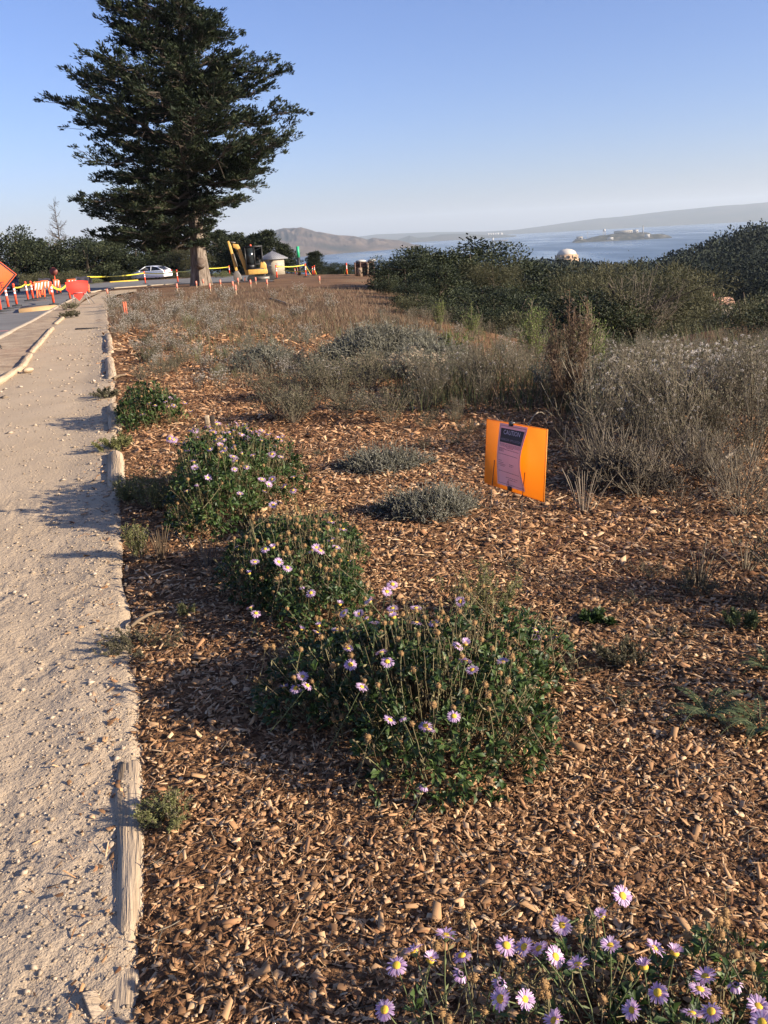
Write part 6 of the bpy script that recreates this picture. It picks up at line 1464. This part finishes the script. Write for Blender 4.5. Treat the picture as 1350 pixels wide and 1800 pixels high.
B().add(*prism([(-.62, .54), (.86, .54), (.90, .66), (.86, .92), (-.62, .92)], -.72, .72)).obj('house', m_ye, t, bevel=.03)
B().add(*prism([(.30, .925), (.84, .925), (.84, 1.22), (.72, 1.43), (.40, 1.43)], -.66, .70)).obj('engine_cover', m_ye, t, bevel=.05)
cb_ = B()
for x in (-.72, -.02, .58):
    for y in (-.62, .45): cb_.add(*box((x, y, 1.78), (.07, .07, 1.70)))
cb_.add(*box((-.07, -.085, 2.62), (1.42, 1.16, .10))).add(*box((-.07, -.62, 1.3), (1.36, .05, .06))).add(*box((-.07, -.085, .955), (1.40, 1.15, .06)))
tag(cb_.obj('cab_frame', m_cab, t), kind='stuff')
for nm, c_, sz in (('windscreen', (-.72, -.085, 1.80), (.02, .98, 1.50)), ('side_window', (-.37, -.62, 1.95), (.62, .02, 1.2)), ('rear_window', (.58, -.085, 2.1), (.02, .98, .8)), ('far_window', (-.07, .45, 1.9), (1.2, .02, 1.3)), ('door_panel', (-.37, -.62, 1.15), (.62, .025, .30))): B().add(*box(c_, sz)).obj(nm, m_cg if 'panel' not in nm else m_cab, t)
B().add(*box((.1, -.1, 1.25), (.5, .5, .14))).add(*box((.33, -.1, 1.6), (.12, .48, .7), ry=.12)).obj('seat', smat('seat_vinyl', (.05, .05, .05), .7), t, bevel=.03)
B().add(*lathe([(.07, 2.67), (.07, 2.74), (.05, 2.80), (0, 2.81)], 10, (-.25, -.1, 0))).obj('beacon', smat('beacon_orange', (.75, .10, .03), .3), t)
def beam(pts, y0, y1): return prism(pts, y0, y1)
B().add(*beam([(-.58, .52), (-.82, .50), (-1.06, 1.5), (-1.28, 2.45), (-1.62, 2.66), (-1.60, 2.92), (-1.18, 2.84), (-.98, 2.40), (-.76, 1.5)], -.42, -.20)).obj('boom', m_ye, t, bevel=.02)
B().add(*beam([(-2.0, 3.12), (-1.86, 3.14), (-1.72, 2.75), (-1.42, .92), (-1.62, .86), (-1.86, 2.3)], -.40, -.22)).obj('arm', m_ye, t, bevel=.02)
B().add(*cyl((-.86, -.31, 1.0), (-1.32, -.31, 2.3), .05, .05, 8)).add(*cyl((-1.32, -.31, 2.3), (-1.45, -.31, 2.66), .028, .028, 8)).obj('boom_ram', m_st, t)
B().add(*cyl((-1.38, -.31, 2.98), (-1.80, -.31, 3.05), .045, .045, 8)).obj('arm_ram', m_st, t)
B().add(*cyl((-1.62, -.46, 2.2), (-1.42, -.46, 1.2), .045, .045, 8)).obj('bucket_ram', m_st, t)
B().add(*prism([(-1.66, .86), (-1.40, .90), (-1.22, .55), (-1.10, .05), (-1.42, .0), (-1.78, .22), (-1.80, .6)], -.58, -.06)).obj('bucket', m_st, t, bevel=.02)
for k in range(4): B().add(*prism([(-1.16, .08), (-1.10, .0), (-.98, -.04), (-1.10, .12)], -.56 + k * .15, -.50 + k * .15)).obj('bucket_tooth', m_st, t)

# ------------------------------------------------------------------ kiosk, post, bins, house
c = at(482, 480, 96); z = gz(c[0], c[1]); e = float(at(482, 478, 96)[2] - z)
t = thing('kiosk', 'pale square kiosk with grey metal pyramid roof behind the digger', 'kiosk', (c[0], c[1], z), math.radians(52), None, .88)
m_crm = smat('cream_wall', (.33, .285, .21), .8); m_rfm = smat('metal_roof', (.20, .20, .21), .55, .0)
HW = .95; zt = max(e, 0) + 1.55
B().add(*box((0, 0, zt / 2), (2 * HW, 2 * HW, zt))).obj('wall', m_crm, t)
rf = B().add([(-1.3, -1.3, zt - .02), (1.3, -1.3, zt - .02), (1.3, 1.3, zt - .02), (-1.3, 1.3, zt - .02), (-1.3, -1.3, zt + .10), (1.3, -1.3, zt + .10), (1.3, 1.3, zt + .10), (-1.3, 1.3, zt + .10), (0, 0, zt + 1.0)], [[3, 2, 1, 0], [0, 1, 5, 4], [1, 2, 6, 5], [2, 3, 7, 6], [3, 0, 4, 7], [4, 5, 8], [5, 6, 8], [6, 7, 8], [7, 4, 8]]).obj('roof', m_rfm, t)
for q in range(4):
    for k in np.linspace(-1.05, 1.05, 7):
        u0 = A(k, -1.3, zt + .115); f_ = 1 - abs(k) / 1.3; u1 = A(k, -1.3 + 1.3 * f_, zt + .115 + .9 * f_); R_ = np.array(Matrix.Rotation(q * math.pi / 2, 3, 'Z'))
        B().add(*cyl(R_ @ u0, R_ @ u1, .022, .022, 4)).obj('roof_seam', m_rfm, rf)
for q in (0, 3):
    R_ = np.array(Matrix.Rotation(q * math.pi / 2, 3, 'Z')); o = B().add(*box((0, -HW - .012, zt * .62), (1.1, .03, .55))).obj('window', smat('kiosk_shutter', (.30, .28, .24), .7), t); o.rotation_euler = (0, 0, q * math.pi / 2)
c = hit(527, 484); ht = float(at(524, 433, math.hypot(c[0], c[1]))[2] - c[2])
t = thing('marker_post', 'tall black post with a bright green top near the bay view', 'post', (c[0], c[1], gz(c[0], c[1])))
B().add(*cyl((0, 0, -.1), (0, 0, ht * .62), .15, .14, 12)).obj('pole', smat('post_black', (.02, .02, .02), .6), t); B().add(*cyl((0, 0, ht * .62), (0, 0, ht), .145, .14, 12)).obj('green_sleeve', smat('sleeve_green', (.02, .36, .16), .5), t)
c = hit(578, 481); o = B().add(*lathe([(0, .0), (.16, .02), (.2, .3), (.14, .75), (.2, .95), (.05, 1.25), (0, 1.27)], 10)).obj('wrapped_bundle', m_wht, None, True); o.location = (c[0], c[1], gz(c[0], c[1]) + .25); tag(o, 'white wrapped bundle hanging at the caution tape', 'bundle')
c = hit(642, 486); s_ = math.hypot(c[0], c[1]) / FPX
t = thing('bin_enclosure', 'dark brown slatted bin enclosure at the right end of the flat ground', 'enclosure', (c[0], c[1], gz(c[0], c[1])), math.radians(-4))
m_br = smat('brown_boards', (.11, .062, .046), .85); m_tan = smat('tan_board', (.26, .18, .12), .85); Wd = 15.5 * s_; Hh = 24 * s_
for dx in (-1, -.42, .30, 1): B().add(*box((dx * Wd, -.5, Hh / 2), (.12, .12, Hh))).obj('post', m_br, t)
for k in range(6): B().add(*box((0, -.42, Hh * (.12 + .15 * k)), (2 * Wd, .03, Hh * .09))).obj('slat', m_br, t)
for sx in (-1, 1): B().add(*box((sx * Wd, .1, Hh * .5), (.05, 1.1, Hh * .96))).obj('side_panel', m_br, t)
B().add(*box((0, .62, Hh * .5), (2 * Wd, .05, Hh * .96))).obj('back_panel', m_br, t)
B().add(*box((.36 * Wd, -.6, Hh * .42), (.14, .03, Hh * .92), ry=.12)).obj('loose_board', m_tan, t)
B().add(*box((-.5 * Wd, -.57, Hh * .32), (.42, .03, Hh * .62))).obj('pale_panel', m_tan, t)
o = B().add(*lathe([(0, 0), (.40, .02), (.46, .09), (.3, .17), (0, .20)], 12)).obj('white_bag', m_wht, None, True); o.location = (c[0] - .3, c[1] + .1, gz(c[0], c[1]) + Hh - .02); tag(o, 'white bag heaped on the left of the brown bin enclosure', 'bag')
o = B().add(*lathe([(0, 0), (.34, .02), (.38, .10), (.2, .20), (0, .23)], 12)).obj('white_bag', m_wht, None, True); o.location = (c[0] + .62, c[1] + .1, gz(c[0], c[1]) + Hh - .02); tag(o, 'white bag heaped in the middle of the brown bin enclosure', 'bag')
best = min(np.arange(90, 330, 2.), key=lambda D: abs(at(1250, 524, D)[2] - gz(*at(1250, 524, D)[:2]) - 6.2)); c = at(1250, 524, best); z = gz(c[0], c[1])
t = thing('cottage', 'small cottage with brick chimney below the dark forest hill', 'house', (c[0], c[1], z - .3), math.radians(-35)); rh = c[2] - z + .3
B().add(*box((0, 0, (rh - 1.3) / 2), (8, 5.5, rh - 1.3))).obj('wall', smat('plaster', (.52, .42, .33), .9), t)
rf = B().add(*prism([(-3.2, rh - 1.5), (3.2, rh - 1.5), (0, rh + .2)], -4.4, 4.4, 'x')).obj('roof', smat('clay_roof', (.46, .26, .17), .9), t)
B().add(*box((.4, -1.2, rh + .35), (.8, .8, 2.6))).obj('chimney', smat('chimney_brick', (.42, .15, .09), .9), rf)
for k in (-2.4, 0, 2.4): B().add(*box((k, -2.77, rh * .45), (1.2, .05, 1.3))).obj('window', m_dk, t)

# pale dirt track beyond the thicket
q = [hit(1225, 556), hit(1395, 550), hit(1395, 540), hit(1230, 545)]; q = np.array([[p_[0], p_[1]] for p_ in q]); t0 = np.linspace(0, 1, 14); L0 = q[0] * (1 - t0[:, None]) + q[1] * t0[:, None]; L1 = q[3] * (1 - t0[:, None]) + q[2] * t0[:, None]
k_ = np.linspace(0, 1, 8)[None, :, None]; Q = L0[:, None] * (1 - k_) + L1[:, None] * k_
o = B().add(np.stack([Q[..., 0], Q[..., 1], G(Q[..., 0], Q[..., 1]) + .03], -1), gridF(8, 14)[:, ::-1].copy()).obj('dirt_track', MT['dirt'], smooth=True); tag(o, kind='structure')
